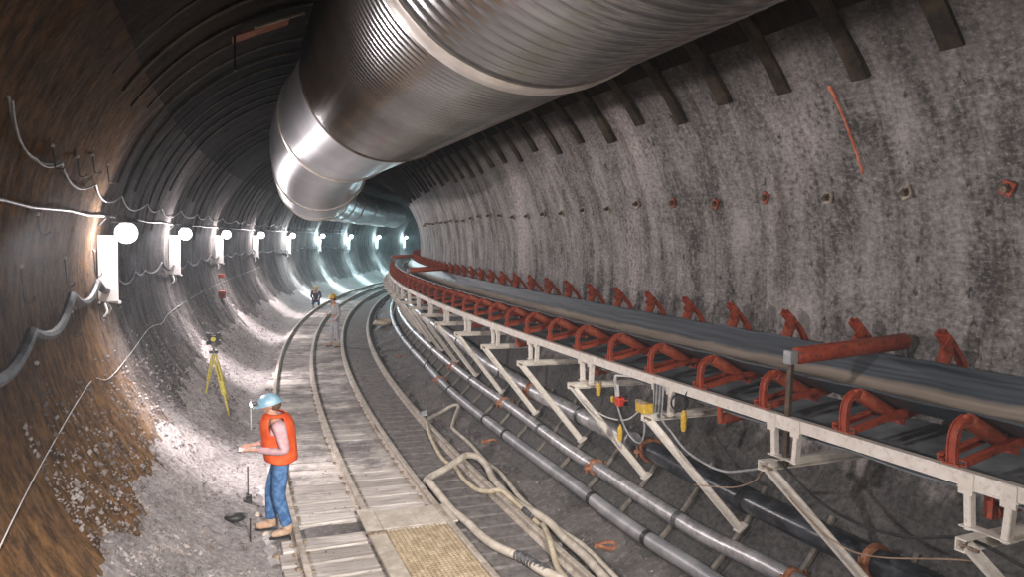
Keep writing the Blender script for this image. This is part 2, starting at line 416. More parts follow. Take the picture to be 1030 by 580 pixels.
for i in range(2600):
    s = 6 + 22*random.random()**1.5; u = random.choice((random.uniform(.35, 1.1), random.uniform(3.9, 4.8), random.uniform(1.1, 4)))
    r = random.choice((.006, .009, .012, .02))*random.uniform(.7, 1.3)
    if 1.1 < u < 4.0: r *= .6; z = .06
    else: z = floor_z(s, u)
    p = T(s, u, z + r*.3)
    ax = [Vector((1, 0, 0)), Vector((-1, 0, 0)), Vector((0, 1, 0)), Vector((0, -1, 0)), Vector((0, 0, 1)), Vector((0, 0, -1))]
    vs = [p + (a + Vector((random.gauss(0, .2), random.gauss(0, .2), random.gauss(0, .2))))*r for a in ax]
    b.add(vs, [(0, 2, 4), (2, 1, 4), (1, 3, 4), (3, 0, 4), (2, 0, 5), (1, 2, 5), (3, 1, 5), (0, 3, 5)])
tag(b.build('grit', M['rubble']), 'small stones and grit scattered along the track bed', 'gravel', kind='stuff')

# ------------------------------------------------------------------ crown ribs
rib_i = 0
for i in range(62):
    s = 4.22 + .968*i
    w = .09 if i % 3 else .105; lf = random.uniform(.15, .6)
    a0 = math.radians(32.5 + random.uniform(-1.5, 1.2)); a1 = math.radians((138 if s < 12.5 else 166) + random.uniform(-9, 9))
    n = 44; vs = []; fs = []
    for j in range(n+1):
        ph = a0 + (a1-a0)*j/n
        for (ds, off) in ((-w, -.02), (-w, .045), (-w*.6, .055), (w*.6, .055), (w, .045), (w, -.02)):
            k_ = max(0, min(1, (ph-1.45)/.35)); k_ = 1-k_*(1-lf)
            vs.append(wall_pt(s+ds*(.4+.6*k_)+.01*math.sin(ph*9+i), ph, off*k_ if off > 0 else off))
    for j in range(n):
        for q in range(5): fs.append((j*6+q, j*6+q+1, (j+1)*6+q+1, (j+1)*6+q))
    fs += [tuple(range(6)), tuple(range(n*6, n*6+6))[::-1]]
    b = MB(); b.add(vs, fs); o = b.build('crown_rib', M['ribsteel'], smooth='auto')
    lab = ('dark curved steel rib under the crown, %s counting away from the camera' % ORD[i]) if i < 24 else 'far dark steel rib under the crown where ribs crowd together'
    tag(o, lab, 'rib', 'steel ribs under the tunnel crown')
# rock bolts with plates on the right wall
def make_bolt(s, z, rusty):
    t = empty('rock_bolt', T(s, wu(z, 1, .02), z), (0, 0, -head(s)))
    p = MB(); p.box(-.02, 0, -.055, .055, -.06, .06, Matrix.Rotation(random.uniform(-.5, .5), 4, 'X')); p.build('plate', M['orange'] if rusty else M['boltgrey'], t, bevel=.004)
    q = MB(); q.cyl((-.01, 0, 0), (-.09, -.02, -.012), .026, 8); q.build('bolt', M['rust'] if rusty else M['ringdark'], t)
    r_ = MB(); r_.cyl((-.02, 0, 0), (-.045, 0, 0), .042, 6); r_.build('nut', M['ringdark'], t)
    return t
for i in range(28):
    s = 4.03 + .978*i
    t = make_bolt(s, 4.22 + random.uniform(-.05, .05), i in (0, 3, 4, 5))
    tag(t, ('rock bolt with square plate in the right wall, %s from the right edge' % ORD[i]) if i < 14 else 'distant rock bolt plate on the right wall, too small to tell apart', 'rock bolt', 'row of rock bolts along the right wall')

# ------------------------------------------------------------------ track
def rail_prof():
    return [(-.06, 0), (.06, 0), (.06, .012), (.012, .028), (.012, .085), (.036, .095), (.036, .122), (.028, .13), (-.028, .13), (-.036, .122), (-.036, .095), (-.012, .085), (-.012, .028), (-.06, .012)]
RU = (1.196, 2.087, 3.02, 3.958)
rail_lab = ['dust-coated steel rail on the far left, beside the worker', 'dust-coated steel rail second from the left, ending in a joint by the plank',
            'dust-coated steel rail third from the left, along the metal grating', 'dusty rail furthest right, half buried under the hoses']
for i, u in enumerate(RU):
    path = [(s*.5, u, .045) for s in range(6, 150)]
    b = MB(); b.sweep(rail_prof(), path); o = b.build('track_rail', M['rail'], smooth='auto')
    tag(o, rail_lab[i], 'rail', 'rails of the tunnel tracks')
    if i in (0, 1, 2):
        for sj in ((9.72,) if i == 1 else (8.0+3.1*i,)):
            p = MB()
            for sd in (-1, 1): p.sweep([(sd*.014, .03), (sd*.03, .03), (sd*.03, .09), (sd*.014, .09)], [(sj-.25, u, .045), (sj, u, .045), (sj+.25, u, .045)])
            for k in (-.18, -.06, .06, .18): p.cyl(T(sj+k, u-.045, .105), T(sj+k, u+.045, .105), .012, 6)
            q = p.build('fishplate', M['rust'], o)
# ties: one every 0.4 m, full width boards
S0 = 7.08
def tie_thing(s, u0, u1, w, idx, short=False):
    t = at('timber_tie', s, (u0+u1)/2, 0)
    L = (u1-u0)/2; n = 14; vs = []; fs = []
    ys = [-w/2, -w/2+.012, w/2-.012, w/2]
    for i in range(n+1):
        x = -L + 2*L*i/n; jy = .006*noise.noise(Vector((x*2.3, s*5, 0))); jz = .006*noise.noise(Vector((x*1.7, s*3, 5)))
        for (y, z) in ((-w/2, -.08), (-w/2, .036), (-w/2+.012, .046), (w/2-.012, .046), (w/2, .036), (w/2, -.08)):
            vs.append((x, y+jy*(1 if y < 0 else -1), z+(jz if z > 0 else 0)))
    for i in range(n):
        for q in range(5): fs.append((i*6+q, i*6+q+1, (i+1)*6+q+1, (i+1)*6+q))
    fs += [tuple(range(6)), tuple(range(n*6, n*6+6))[::-1]]
    b = MB(); b.add(vs, fs); o = b.build('board', M['tie'], t)
    me = o.data; uvl = me.uv_layers.new(name='UVMap')
    for li, lp in enumerate(me.loops):
        c = me.vertices[lp.vertex_index].co; uvl.data[li].uv = (s + c.y, (u0+u1)/2 + c.x)
    if s < 19:
        for ru in RU[:3]:
            if not (u0 < ru < u1): continue
            for sd in (-1, 1):
                if random.random() < .75:
                    p = MB(); x = ru-(u0+u1)/2 + sd*.072; y = random.uniform(-.07, .07)
                    p.box(x-.016, x+.016, y-.013, y+.013, .04, .075); p.box(x-.03, x+.03, y-.022, y+.022, .066, .082)
                    p.build('rail_spike', M['rust'], t, bevel=.004)
    return t
ti = 0
for k in range(94):
    s = S0 + .4*k
    if 9.35 < s < 9.6:
        t = tie_thing(s, 2.3, 4.15, .34, k)      # starts further right than the others, leaving an open gap
    else:
        t = tie_thing(s, 1.02 + random.uniform(-.06, .06), 4.15 + random.uniform(-.1, .1), .345 if s < 12 else .33, k)
    vis = k - 4
    lab = 'short timber board with a muddy gap beside it, near the worker' if 9.35 < s < 9.6 else (
        'dusty timber board across the track, just below the picture edge' if ti == 0 else ('dusty timber board across the track, %s from the bottom edge' % (['first'] + ORD[1:])[ti-1]) if ti < 26 else 'far muck-covered timber board across the curving track')
    ti += 1
    tag(t, lab, 'railway tie', 'timber boards across the track')
# steel plate and grating between the middle rails
t = at('cover_plate', 9.3, 2.55, .06)
b = MB(); b.box(-.40, .60, -.30, .33, .06, .085); b.build('plate', M['hose'], t, bevel=.006)
b = MB(); b.box(-.38, .55, -.34, -.30, .045, .075); b.build('lip', M['rail'], t, bevel=.006)
t['label'] = 'pale dusty steel cover plate between middle rails at the end of the grating'; t['category'] = 'plate'
t = at('floor_grating', 8.0, 2.58, .075)
b = MB()
for x in range(17): b.box(-.42+.0525*x-.006, -.42+.0525*x+.006, -1.6, .93, .02, .062)
b.build('bearing_bar', M['grate'], t, )
kids(t)[0].name = 'bearing_bars'
b = MB()
for y in range(46): b.box(-.43, .43, -1.6+.055*y-.006, -1.6+.055*y+.006, .03, .066)
b.build('cross_bars', M['grate'], t)
b = MB(); b.box(-.455, -.425, -1.62, .96, .0, .07); b.box(.425, .455, -1.62, .96, .0, .07); b.box(-.455, .455, .93, .96, .0, .07)
b.build('frame', M['rail'], t, bevel=.004)
b = MB(); b.box(-.44, .44, -1.6, .93, -.01, .012); b.build('backing', M['wiredust'], t)
tag(t, 'tan metal grating panel lying between the middle rails at bottom centre', 'grating')
t = at('walk_plank', 8.5, 2.2, .06)
b = MB(); b.box(-.22, -.02, -1.7, 1.15, .075, .12); b.build('board', M['hose'], t, bevel=.008)
b = MB(); b.box(-.24, .0, .25, .33, .12, .135); b.build('cleat', M['rust'], t, bevel=.003)
tag(t, 'pale weathered plank laid along the second rail beside the grating', 'plank')

# ------------------------------------------------------------------ conveyor
def idler_frame():
    t = empty('belt_idler')
    zl, zr, ul, ur = 0.03, .30, 0.0, 1.39
    for y in (-.085, .085):
        b = MB(); b.channel((ul+.01, y, zl), (ur+.02, y, zr), .05, .045, .008, lip=-1 if y < 0 else 1); b.build('crossbar', M['orange'], t)
    def bracket(x0, z0, x1, z1, sd):
        b = MB()
        pts = spline([(x0, 0, z0-.02), (x0, 0, z0+(z1-z0)*.5), (x0+(x1-x0)*.28, 0, z0+(z1-z0)*.85), (x1, 0, z1+.012)], 5)
        if sd < 0: pts = spline([(1.37, 0, .30), (1.365, 0, .44), (1.31, 0, .54), (1.20, 0, .655), (1.07, 0, .775)], 4)
        for k in range(len(pts)-1):
            b.beam(pts[k], pts[k+1], .062, .012, up=(-sd, 0, .3)); b.beam(pts[k] + Vector((0, -.03, 0)), pts[k+1] + Vector((0, -.03, 0)), .010, .04, up=(-sd, 0, .3)); b.beam(pts[k] + Vector((0, .03, 0)), pts[k+1] + Vector((0, .03, 0)), .010, .04, up=(-sd, 0, .3))
        b.box(x0-.02, x0+.03, -.06, .06, z0-.032, z0-.02)
        b.ball((x1, 0, z1), .036, 10, 6, (.6, 1, 1))
        if sd < 0: b.beam((1.19, 0, .64), (1.09, 0, .735), .15, .03, up=(-1, 0, 1)); b.beam((1.13, -.07, .69), (1.05, -.07, .60), .012, .10, up=(-1, 0, 1))
        return b.build('bracket', M['orange'], t)
    LT, LI_, RI, RT = Vector((.14, 0, .30)), Vector((.555, 0, .09)), Vector((.96, 0, .18)), Vector((1.17, 0, .63))
    bracket(0.02, .03, LT.x, LT.z, 1); bracket(1.36, .32, RT.x+.03, RT.z+.04, -1)
    def roller(a, b_, r=.058):
        d = (b_-a).normalized(); m = MB()
        m.tube([a+d*.015, a+d*.03, b_-d*.03, b_-d*.015], [r*.8, r, r, r*.8], 18)
        o = m.build('roller', M['rubroll'], t, smooth='auto')
        q = MB(); q.cyl(a-d*.02, b_+d*.02, .016, 8); q.build('axle', M['graydark'], o)
    roller(LT, LI_); roller(LI_+Vector((.03, .0, -.01)), RI-Vector((.02, 0, .01))); roller(RI+Vector((.03, 0, .03)), RT)
    for x, z in ((.575, .06), (.955, .14)):
        b = MB(); b.box(x-.012, x+.012, -.09, .09, z-.03, z+.05); b.build('centre_stand', M['orange'], t, bevel=.004)
    return t
proto = idler_frame(); PT = tree_of(proto)
US, ZS = 4.837, 2.168
for i in range(58):
    s = 2.46 + .96*i
    o = proto if i == 0 else copy_tree(proto, PT)
    o.location = T(s, US, ZS+.055); o.rotation_euler = (0, 0, -head(s))
    v = i - 1
    if i == 0: lab = 'red troughing idler under the belt just beyond the right picture edge'
    elif v < 26: lab = 'red troughing idler under the conveyor belt, %s fully seen from the right' % ORD[v-0] if v else 'red troughing idler under the conveyor belt, nearest to the camera'
    else: lab = 'far red troughing idler where the conveyor bends out of sight'
    tag(o, lab, 'idler', 'troughing idlers of the conveyor')
# belt: troughed carrying strand and flat return strand
def belt_strand(name, prof, s0, s1, mat, parent, th):
    ss = [s0 + (s1-s0)*i/220 for i in range(221)]
    n = len(prof); L = [0]
    for i in range(1, n): L.append(L[-1] + math.hypot(prof[i][0]-prof[i-1][0], prof[i][1]-prof[i-1][1]))
    vs = []; uv = []
    nr = []
    for i in range(n):
        a = prof[max(i-1, 0)]; c = prof[min(i+1, n-1)]; dx, dz = c[0]-a[0], c[1]-a[1]; l = math.hypot(dx, dz); nr.append((-dz/l, dx/l))
    for s in ss:
        sag = .008*math.cos((s-2.46)/.96*2*PI)
        for i in range(n): vs.append(T(s, prof[i][0], prof[i][1]+sag)); uv.append((s, L[i]/L[-1]))
        for i in range(n): vs.append(T(s, prof[i][0]-nr[i][0]*th, prof[i][1]-nr[i][1]*th+sag)); uv.append((s, 0.0))
    m = 2*n; fs = []
    for k in range(len(ss)-1):
        for i in range(n-1):
            fs.append((k*m+i, k*m+i+1, (k+1)*m+i+1, (k+1)*m+i)); fs.append((k*m+n+i, (k+1)*m+n+i, (k+1)*m+n+i+1, k*m+n+i+1))
        fs.append((k*m, (k+1)*m, (k+1)*m+n, k*m+n)); fs.append((k*m+n-1, k*m+2*n-1, (k+1)*m+2*n-1, (k+1)*m+n-1))
    me = bpy.data.meshes.new(name); me.from_pydata([tuple(v) for v in vs], [], fs)
    l = me.uv_layers.new(name='UVMap')
    for li, lp in enumerate(me.loops): l.data[li].uv = uv[lp.vertex_index]
    me.materials.append(mat)
    for p in me.polygons: p.use_smooth = True
    try: me.set_sharp_from_angle(angle=math.radians(40))
    except Exception: pass
    o = bpy.data.objects.new(name, me); COL.objects.link(o); o.parent = parent
    return o
bt = empty('conveyor_belt', (0, 0, 0))
ZB = ZS + .055
raw = [(US+.225, ZB+.335), (US+.40, ZB+.25), (US+.53, ZB+.185), (US+.62, ZB+.170), (US+.78, ZB+.208), (US+.87, ZB+.245), (US+.92, ZB+.30), (US+.965, ZB+.40), (US+1.01, ZB+.505)]
pf = [(p.x, p.y) for p in spline([(a, b_, 0) for a, b_ in raw], 3)]
belt_strand('carrying_strand', pf, -3, 62, M['belt'], bt, .016)
belt_strand('return_strand', [(US+.16, ZS-.13), (US+.5, ZS-.10), (US+.9, ZS-.05), (US+1.24, ZS-.01)], -3, 62, M['return'], bt, .014)
tag(bt, 'long black rubber conveyor belt with tan dust streak curving down the tunnel', 'conveyor belt')
# stringers
b = MB(); SP = [(s*.5, US, ZS) for s in range(-6, 124)]
b.sweep([(-.035, -.05), (.035, -.05), (.035, -.042), (-.027, -.042), (-.027, .042), (.035, .042), (.035, .05), (-.035, .05)], SP)
tag(b.build('conveyor_stringer', M['white'], smooth=False), 'long cream painted steel stringer along the left side of the conveyor', 'beam')
b = MB(); b.sweep([(-.03, -.05), (.03, -.05), (.03, .05), (-.03, .05)], [(s, 6.21, ZS+.26) for s, _, _ in SP])
tag(b.build('conveyor_stringer', M['white']), 'cream steel stringer hidden behind the belt against the right wall', 'beam')
# cantilever stands
def stand():
    t = empty('conveyor_stand')
    zt = -.365
    b = MB(); b.channel((-.27, 0, zt+.01), (1.30, 0, zt+.01), .07, .085, .01, lip=1); b.build('arm', M['white'], t)
    for y in (-.14, .14):
        b = MB(); b.beam((-.005, y, -.05), (-.005, y*.86, zt+.03), .062, .05); b.build('leg', M['white'], t)
    b = MB(); b.box(-.045, .035, -.2, .2, -.062, -.05); b.build('saddle', M['white'], t)
    b = MB(); b.box(-.05, .04, -.17, .17, zt+.045, zt+.055); b.build('seat_plate', M['white'], t)
    for y in (-.14, .14):
        b = MB(); b.box(-.047, -.036, y-.05, y+.05, -.10, .045); b.build('gusset', M['white'], t)
    b = MB(); b.channel((-.235, -.03, zt+.01), (.50, -.70, -1.43), .03, .085, .01, up=(.6, .3, .7), lip=1); b.build('brace', M['white'], t)
    b = MB(); b.cyl((-.235, -.1, zt), (-.235, .05, zt), .013, 8); b.build('pin', M['rust'], t)
    b = MB(); b.beam((.45, -.70, -1.45), (.56, -.70, -1.38), .10, .02); b.build('foot', M['white'], t)
    return t
st = stand(); STT = tree_of(st); nst = 0
for i in range(31):
    s = 3.12 + 1.9*i if i > 1 else (3.12, 5.0)[i]
    o = st if i == 0 else copy_tree(st, STT)
    o.location = T(s, US, ZS); o.rotation_euler = (0, 0, -head(s))
    lab = 'cream steel bracket stand carrying the conveyor, %s from the right edge' % ('first' if i == 0 else ORD[i]) if i < 12 else 'far cream steel bracket stand in the crowded row under the conveyor'
    tag(o, lab, 'stand', 'cantilever stands carrying the conveyor')
# red guard rollers across the belt on posts
for n_, (s, lab) in enumerate(((5.0, 'long red-orange roller across the belt on a post, nearest the camera'), (22.6, 'small red roller across the far part of the belt, second one'), (38.5, 'farthest red roller across the belt where it bends away'))):
    t = at('cross_roller', s, US-.0, ZS-.3)
    b = MB(); b.beam((0, 0, -.1), (0.02, 0, .86), .05, .045); b.build('post', M['ringdark'] if n_ == 0 else M['orange'], t)
    b = MB(); b.tube([(.06, 0, .87), (.08, 0, .87), (1.34, -.02, .95), (1.36, -.02, .95)], [.06, .075, .075, .06], 20); b.build('roller', M['rubroll'] if n_ else M['orange'], t, smooth='auto')
    b = MB(); b.box(-.03, .06, -.045, .045, .80, .92); b.build('bearing', M['cable'], t, bevel=.01)
    b = MB(); b.beam((1.37, -.02, 1.0), (1.37, -.02, .5), .04, .04); b.build('far_post', M['graydark'], t)
    tag(t, lab, 'roller', 'rollers across the belt')
# return rollers hung under the stringer
for i in range(20):
    s = 2.7 + 2.88*i
    t = at('return_roller', s+.5, US+.1, ZS-.2)
    b = MB(); b.cyl((.05, 0, -.02), (1.1, 0, .09), .055, 14); b.build('roller', M['rubroll'], t, smooth='auto')
    b = MB(); b.box(0, .02, -.03, .03, -.06, .12); b.build('hanger', M['orange'], t)
    b = MB(); b.box(1.12, 1.14, -.03, .03, .0, .3); b.build('hanger', M['orange'], t)
    tag(t, ('red return roller below the belt, %s from the right edge' % ('first' if i == 0 else ORD[i])) if i < 8 else 'far red return roller below the belt', 'roller', 'return rollers under the belt')

# ------------------------------------------------------------------ pipes along the wall foot
def pipe_path(pts, s0, s1, step=.4):
    P = [(s0,)+pts[0][1:]] + list(pts) + [(s1,)+pts[-1][1:]]
    out = []; s = s0
    while s <= s1+1e-6:
        for a, c in zip(P[:-1], P[1:]):
            if a[0] <= s <= c[0]:
                f = (s-a[0])/max(c[0]-a[0], 1e-6); f = f*f*(3-2*f)
                out.append((s, a[1]+(c[1]-a[1])*f, a[2]+(c[2]-a[2])*f)); break
        s += step
    return out
def pp(path, s):
    for a, c in zip(path[:-1], path[1:]):
        if a[0] <= s <= c[0]:
            f = (s-a[0])/(c[0]-a[0]); return T(s, a[1]+(c[1]-a[1])*f, a[2]+(c[2]-a[2])*f)
    return T(s, path[-1][1], path[-1][2])
def pipe(name, pts, r, mat, label, rings, ringmat, clamps, s0=4.2, s1=50, step=.4):
    path = pipe_path(pts, s0, s1, step)
    b = MB(); b.tube([T(*p) for p in path], r, 16); t = b.build(name, mat, smooth='auto')
    for s in rings:
        a, c = pp(path, s-.045), pp(path, s+.045)
        q = MB(); q.tube([a, a.lerp(c, .15), a.lerp(c, .85), c], [r*1.0, r*1.13, r*1.13, r*1.0], 16); q.build('coupling', ringmat, t, smooth='auto')
    for s in clamps:
        a, c = pp(path, s-.035), pp(path, s+.035); d = (c-a).normalized()
        q = MB(); q.tube([a, a.lerp(c, .1), a.lerp(c, .9), c], [r*1.05, r*1.28, r*1.28, r*1.05], 16)
        x = d.cross(Vector((0, 0, 1))).normalized(); m = (a+c)/2
        for sd in (-1, 1):
            q.beam(m+x*sd*r*1.15, m+x*sd*(r*1.3+.06), .05, .045); q.cyl(m+x*sd*(r*1.3+.03)-Vector((0, 0, .07)), m+x*sd*(r*1.3+.03)+Vector((0, 0, .08)), .010, 8)
        q.build('orange_clamp', M['clamp'], t, smooth='auto')
    tag(t, label, 'pipe', 'utility pipes along the right wall foot')
    return t
pipe('utility_pipe', [(6.18, 4.87, .35), (7.42, 4.85, .33), (10, 4.88, .35), (15.4, 4.88, .35), (20.8, 4.94, .41)], .088, M['grpipe'],
     'grey utility pipe lowest on the right, nearest to the tracks', (7.2, 8.62, 12.1, 13.3, 16.2, 19.3, 22, 25, 28), M['dark'], (17.4,))
pipe('utility_pipe', [(5.26, 5.17, .63), (6.65, 5.13, .58), (9.17, 5.15, .60), (13.1, 5.2, .67), (22, 5.23, .71)], .090, M['galv'],
     'shiny galvanised utility pipe, the middle one of the three beside conveyor', (7.0, 11.2, 15.5, 20, 24), M['graydark'], (5.2, 9.12, 13.18, 17.3))
pipe('utility_pipe', [(4.62, 5.41, 1.03), (6.3, 5.42, 1.03), (8.6, 5.44, 1.06)], .125, M['blackpipe'],
     'thick black utility pipe highest on the wall, behind the nearest conveyor braces', (6.2,), M['dark'], (4.5, 8.16), s0=3.4, s1=8.6)
pipe('utility_pipe', [(8.6, 5.44, 1.06), (12.1, 5.43, 1.05), (14.18, 5.45, 1.08), (19, 5.52, 1.2)], .125, M['galv'],
     'thick grey metal pipe highest on the wall, carrying on from the black pipe', (8.7, 10.2, 14.0, 18), M['graydark'], (12.28,), s0=8.6)
# steel spacers fixed to the wall beneath the pipes
for i in range(26):
    s = 4.31 + .953*i
    b = MB()
    for k in range(8):
        a0 = math.radians(-50 + 2.2*k); a1 = math.radians(-50 + 2.2*(k+1))
        b.beam(wall_pt(s, a0, .03), wall_pt(s, a1, .03), .05, .04, up=T(s, UC, ZC)-wall_pt(s, a0))
    o = b.build('pipe_support', M['support'])
    tag(o, ('short steel cross support under the wall pipes, %s from the camera' % ORD[i]) if i < 14 else 'far short steel cross support under the wall pipes', 'pipe support', 'cross supports under the pipes')
# orange coupling rings left on the ground
for s, u, z, lab in ((7.73, 4.61, .06, 'rusty orange pipe clamp ring lying on muck near bottom centre'), (12.44, 4.70, .14, 'orange pipe clamp piece lying left of the lowest pipe'), (22.9, 4.66, .12, 'tiny far orange clamp piece on the ground by the pipes')):
    b = MB(); c = T(s, u, z+.03)
    ring = [c + Vector((.11*math.cos(2*PI*k/16), .085*math.sin(2*PI*k/16), .012*math.sin(4*PI*k/16))) for k in range(13 if s > 10 else 16)]
    if s > 10: b.tube(ring, .018, 8)
    else: b.tube(ring, .024, 8, closed=True)
    b.box(c.x-.15, c.x-.08, c.y-.03, c.y+.03, c.z-.025, c.z+.02)
    tag(b.build('pipe_clamp', M['clamp'], smooth='auto'), lab, 'pipe clamp', 'loose pipe clamps')

# ------------------------------------------------------------------ hoses on the ground
A = [(14.74, 4.09), (15.21, 4.44), (15.3, 4.71, .2), (15.02, 4.79, .26), (14.7, 4.66, .18), (14.19, 4.47), (13.78, 4.38), (12.73, 4.4), (11.51, 4.34), (10.91, 4.37), (10.05, 4.29), (9.78, 4.26), (9.19, 4.24), (8.7, 4.26), (8.17, 4.31), (7.76, 4.34), (6.96, 4.28), (6.2, 4.2)]
B = [(14.69, 4.06), (13.91, 3.91, .17), (13.27, 3.82, .13), (12.12, 3.72), (11.6, 3.73), (11.43, 3.79), (10.75, 3.74), (10.23, 3.78), (9.9, 3.85, .15), (9.68, 3.97, .22), (9.32, 4.04, .17), (8.9, 4.07, .14), (8.62, 4.11), (8.43, 4.08, .15), (7.91, 3.93, .2), (7.43, 3.81), (7.1, 3.76), (6.5, 3.7)]
C = [(6.3, 4.10), (6.87, 4.14), (7.51, 4.20), (8.07, 4.20), (8.45, 4.19, .16), (8.8, 4.13, .18), (9.52, 4.11), (10.49, 4.14), (11.03, 4.2, .17), (11.38, 4.16, .22), (11.46, 4.0, .24), (11.32, 3.83, .22), (11.13, 3.53, .14), (10.97, 3.3), (10.77, 3.17), (10.44, 3.14, .19), (10.12, 3.16, .17), (9.5, 3.20), (8.92, 3.26), (8.49, 3.28), (8.12, 3.34), (7.82, 3.46), (7.63, 3.53), (7.33, 3.58), (7.04, 3.69), (6.6, 3.8)]
def hose(pts, r, mat, lab, base=.09):
    P_ = []
    for p in pts:
        z = p[2] if len(p) > 2 else base
        if p[1] > 4.2: z = max(z, floor_z(p[0], p[1]) + r*.9)
        P_.append(T(p[0], p[1], z))
    b = MB(); b.tube(spline(P_, 6), r, 12); o = b.build('air_hose', mat, smooth='auto')
    tag(o, lab, 'hose', 'air and water hoses by the track'); return o
hose(A, .033, M['hose'], 'thin beige hose that loops out right from the rail joint')
hose(B, .034, M['hosey'], 'thin yellowish hose winding over the right rail')
hc = hose(C, .052, M['hose'], 'thick beige hose doubling back in a loop around the right rail', .11)
# crimped coupling on the thick hose and a second fitting
b = MB(); P_ = spline([T(7.80, 3.47, .115), T(7.63, 3.53, .115), T(7.45, 3.565, .115), T(7.25, 3.62, .115)], 6)
b.tube(P_, [.05 + .012*(i % 2) for i in range(len(P_))], 12); b.build('hose_coupling', M['graydark'], hc)
b = MB(); P_ = spline([T(9.05, 4.06, .16), T(8.9, 4.07, .15), T(8.75, 4.09, .14)], 5)
b.tube(P_, [.034 + .008*(i % 2) for i in range(len(P_))], 10); o = b.build('hose_fitting', M['graydark']); tag(o, 'grey threaded hose fitting where thin hoses cross', 'fitting')
b = MB(); b.box(-.07, .07, -.05, .05, 0, .05); b.cyl((-.05, 0, .05), (.06, 0, .075), .03, 8)
o = b.build('rail_clip', M['cable'], bevel=.006); o.location = T(14.72, 4.0, .17); o.rotation_euler = (0, 0, .4)
tag(o, 'grey hose clip tied on the right rail where the loop starts', 'clip')
# coiled hose by the far pipes
b = MB(); P_ = []
for i in range(90):
    a = i*.28; r_ = .50 + .05*math.sin(i*.21)
    P_.append(T(31.4 + r_*1.1*math.sin(a), 4.62 + r_*.8*math.cos(a), .17 + i*.0018))
b.tube(P_, .035, 8); b.tube(spline([P_[-1], T(32.5, 5.0, .5), T(33.5, 5.15, 1.1), T(34, 4.9, 1.7)], 6), .03, 8)
tag(b.build('coiled_hose', M['hosey'], smooth='auto'), 'coil of yellowish hose on the ground under the far conveyor', 'hose')

# ------------------------------------------------------------------ electrics under the conveyor
def cablething(name, pts, r, mat, lab, cat='cable', group=None, k=6):
    b = MB(); b.tube(spline(pts, k), r, 8); o = b.build(name, mat, smooth='auto'); tag(o, lab, cat, group); return o
cablething('power_cable', [T(7.0, 4.80, 2.1), T(6.83, 4.75, 1.81), T(6.63, 4.75, 1.7), T(6.37, 4.75, 1.58), T(6.02, 4.75, 1.53), T(5.72, 4.75, 1.54), T(5.45, 4.75, 1.62), T(5.08, 4.68, 1.76)], .012, M['cable'], 'grey cable sagging from the yellow junction block to the next brace')
cablething('power_cable', [T(5.05, 4.70, 1.86), T(4.96, 4.74, 1.84), T(4.55, 4.75, 1.65), T(4.13, 4.75, 1.59), T(3.68, 4.75, 1.64), T(3.2, 4.74, 1.80), T(2.83, 4.75, 1.76), T(2.3, 4.75, 1.7)], .012, M['dark'], 'black cable sagging between the two nearest conveyor stands')
cablething('tie_wire', [T(6.17, 4.72, 1.28), T(5.6, 4.75, 1.42), T(5.28, 4.75, 1.58), T(5.03, 4.66, 1.74), T(4.7, 4.75, 1.5), T(4.32, 4.75, 1.37), T(3.93, 4.75, 1.4), T(3.18, 4.75, 1.66), T(3.01, 4.75, 1.62), T(2.5, 4.75, 1.5)], .006, M['wire'], 'thin brown wire strung past the nearest stand braces', 'wire')
cablething('power_cable', [T(8.8, 4.60, 1.80), T(8.55, 4.7, 1.62), T(8.1, 4.75, 1.55), T(7.6, 4.75, 1.62), T(7.25, 4.72, 1.80)], .010, M['cablel'], 'pale cable sagging from the arm tip past the red switch')
cablething('power_cable', [T(7.85, 4.72, 2.08), T(7.75, 4.72, 1.75), T(7.5, 4.72, 1.50), T(7.2, 4.70, 1.45), T(7.0, 4.64, 1.62), T(6.98, 4.62, 1.85)], .011, M['cable'], 'grey looping cable hanging beneath the bent bracket')
def plug(s, u, z, L, lab, r=.03, mat='yellow', cord=.2):
    t = at('cable_connector', s, u, z)
    b = MB(); b.tube([(0, 0, -L/2), (0, 0, -L*.3), (0, 0, -.01), (0, 0, .01), (0, 0, L*.3), (0, 0, L/2)], [r*.7, r, r, r*1.15, r, r*.6], 12); b.build('body', M[mat], t, smooth='auto')
    b = MB(); b.tube(spline([(0, 0, L/2), (.01, .02, L/2+cord*.5), (.03, -.01, L/2+cord)], 5), .009, 8); b.build('cord', M['dark'], t)
    tag(t, lab, 'connector', 'yellow cable connectors')
plug(8.37, 4.78, 1.84, .17, 'yellow cable connector hanging on black cord, leftmost of them')
plug(6.46, 4.78, 1.86, .22, 'yellow cable connector hanging below the stringer, rightmost of them')
plug(7.73, 4.75, 1.44, .20, 'yellow cable connector hanging lowest, above the orange pipe clamp', cord=.34)
plug(7.93, 4.76, 1.80, .08, 'small round yellow connector left of the red switch', r=.035, cord=.12)
t = at('junction_block', 6.93, 4.58, 1.91)
b = MB(); b.box(-.05, .07, -.09, .09, -.05, .06); b.build('box', M['yellow'], t, bevel=.012)
b = MB()
for i in range(5):
    for j in range(2): b.cyl((-.05+.03*j, -.07+.035*i, .055), (-.05+.03*j, -.07+.035*i, .085), .013, 8)
b.build('terminals', M['grate'], t)
tag(t, 'knobbly yellow junction block on the end of a conveyor arm', 'junction block')
t = at('pull_switch', 7.73, 4.73, 1.81)
b = MB(); b.box(-.04, .05, -.05, .05, -.05, .055); b.build('housing', M['red'], t, bevel=.012)
b = MB(); b.box(.04, .07, -.07, -.02, -.04, .07); b.build('backplate', M['dark'], t)
b = MB(); b.cyl((0, 0, -.05), (0, 0, -.3), .008, 6); b.build('stem', M['dark'], t)
b = MB(); b.cyl((0, 0, 0), (-.02, -.22, .06), .007, 6); b.build('lever', M['red'], t)
tag(t, 'red switch box hanging below the conveyor among the cables', 'switch')
t = at('bent_bracket', 7.8, 4.77, 2.12)
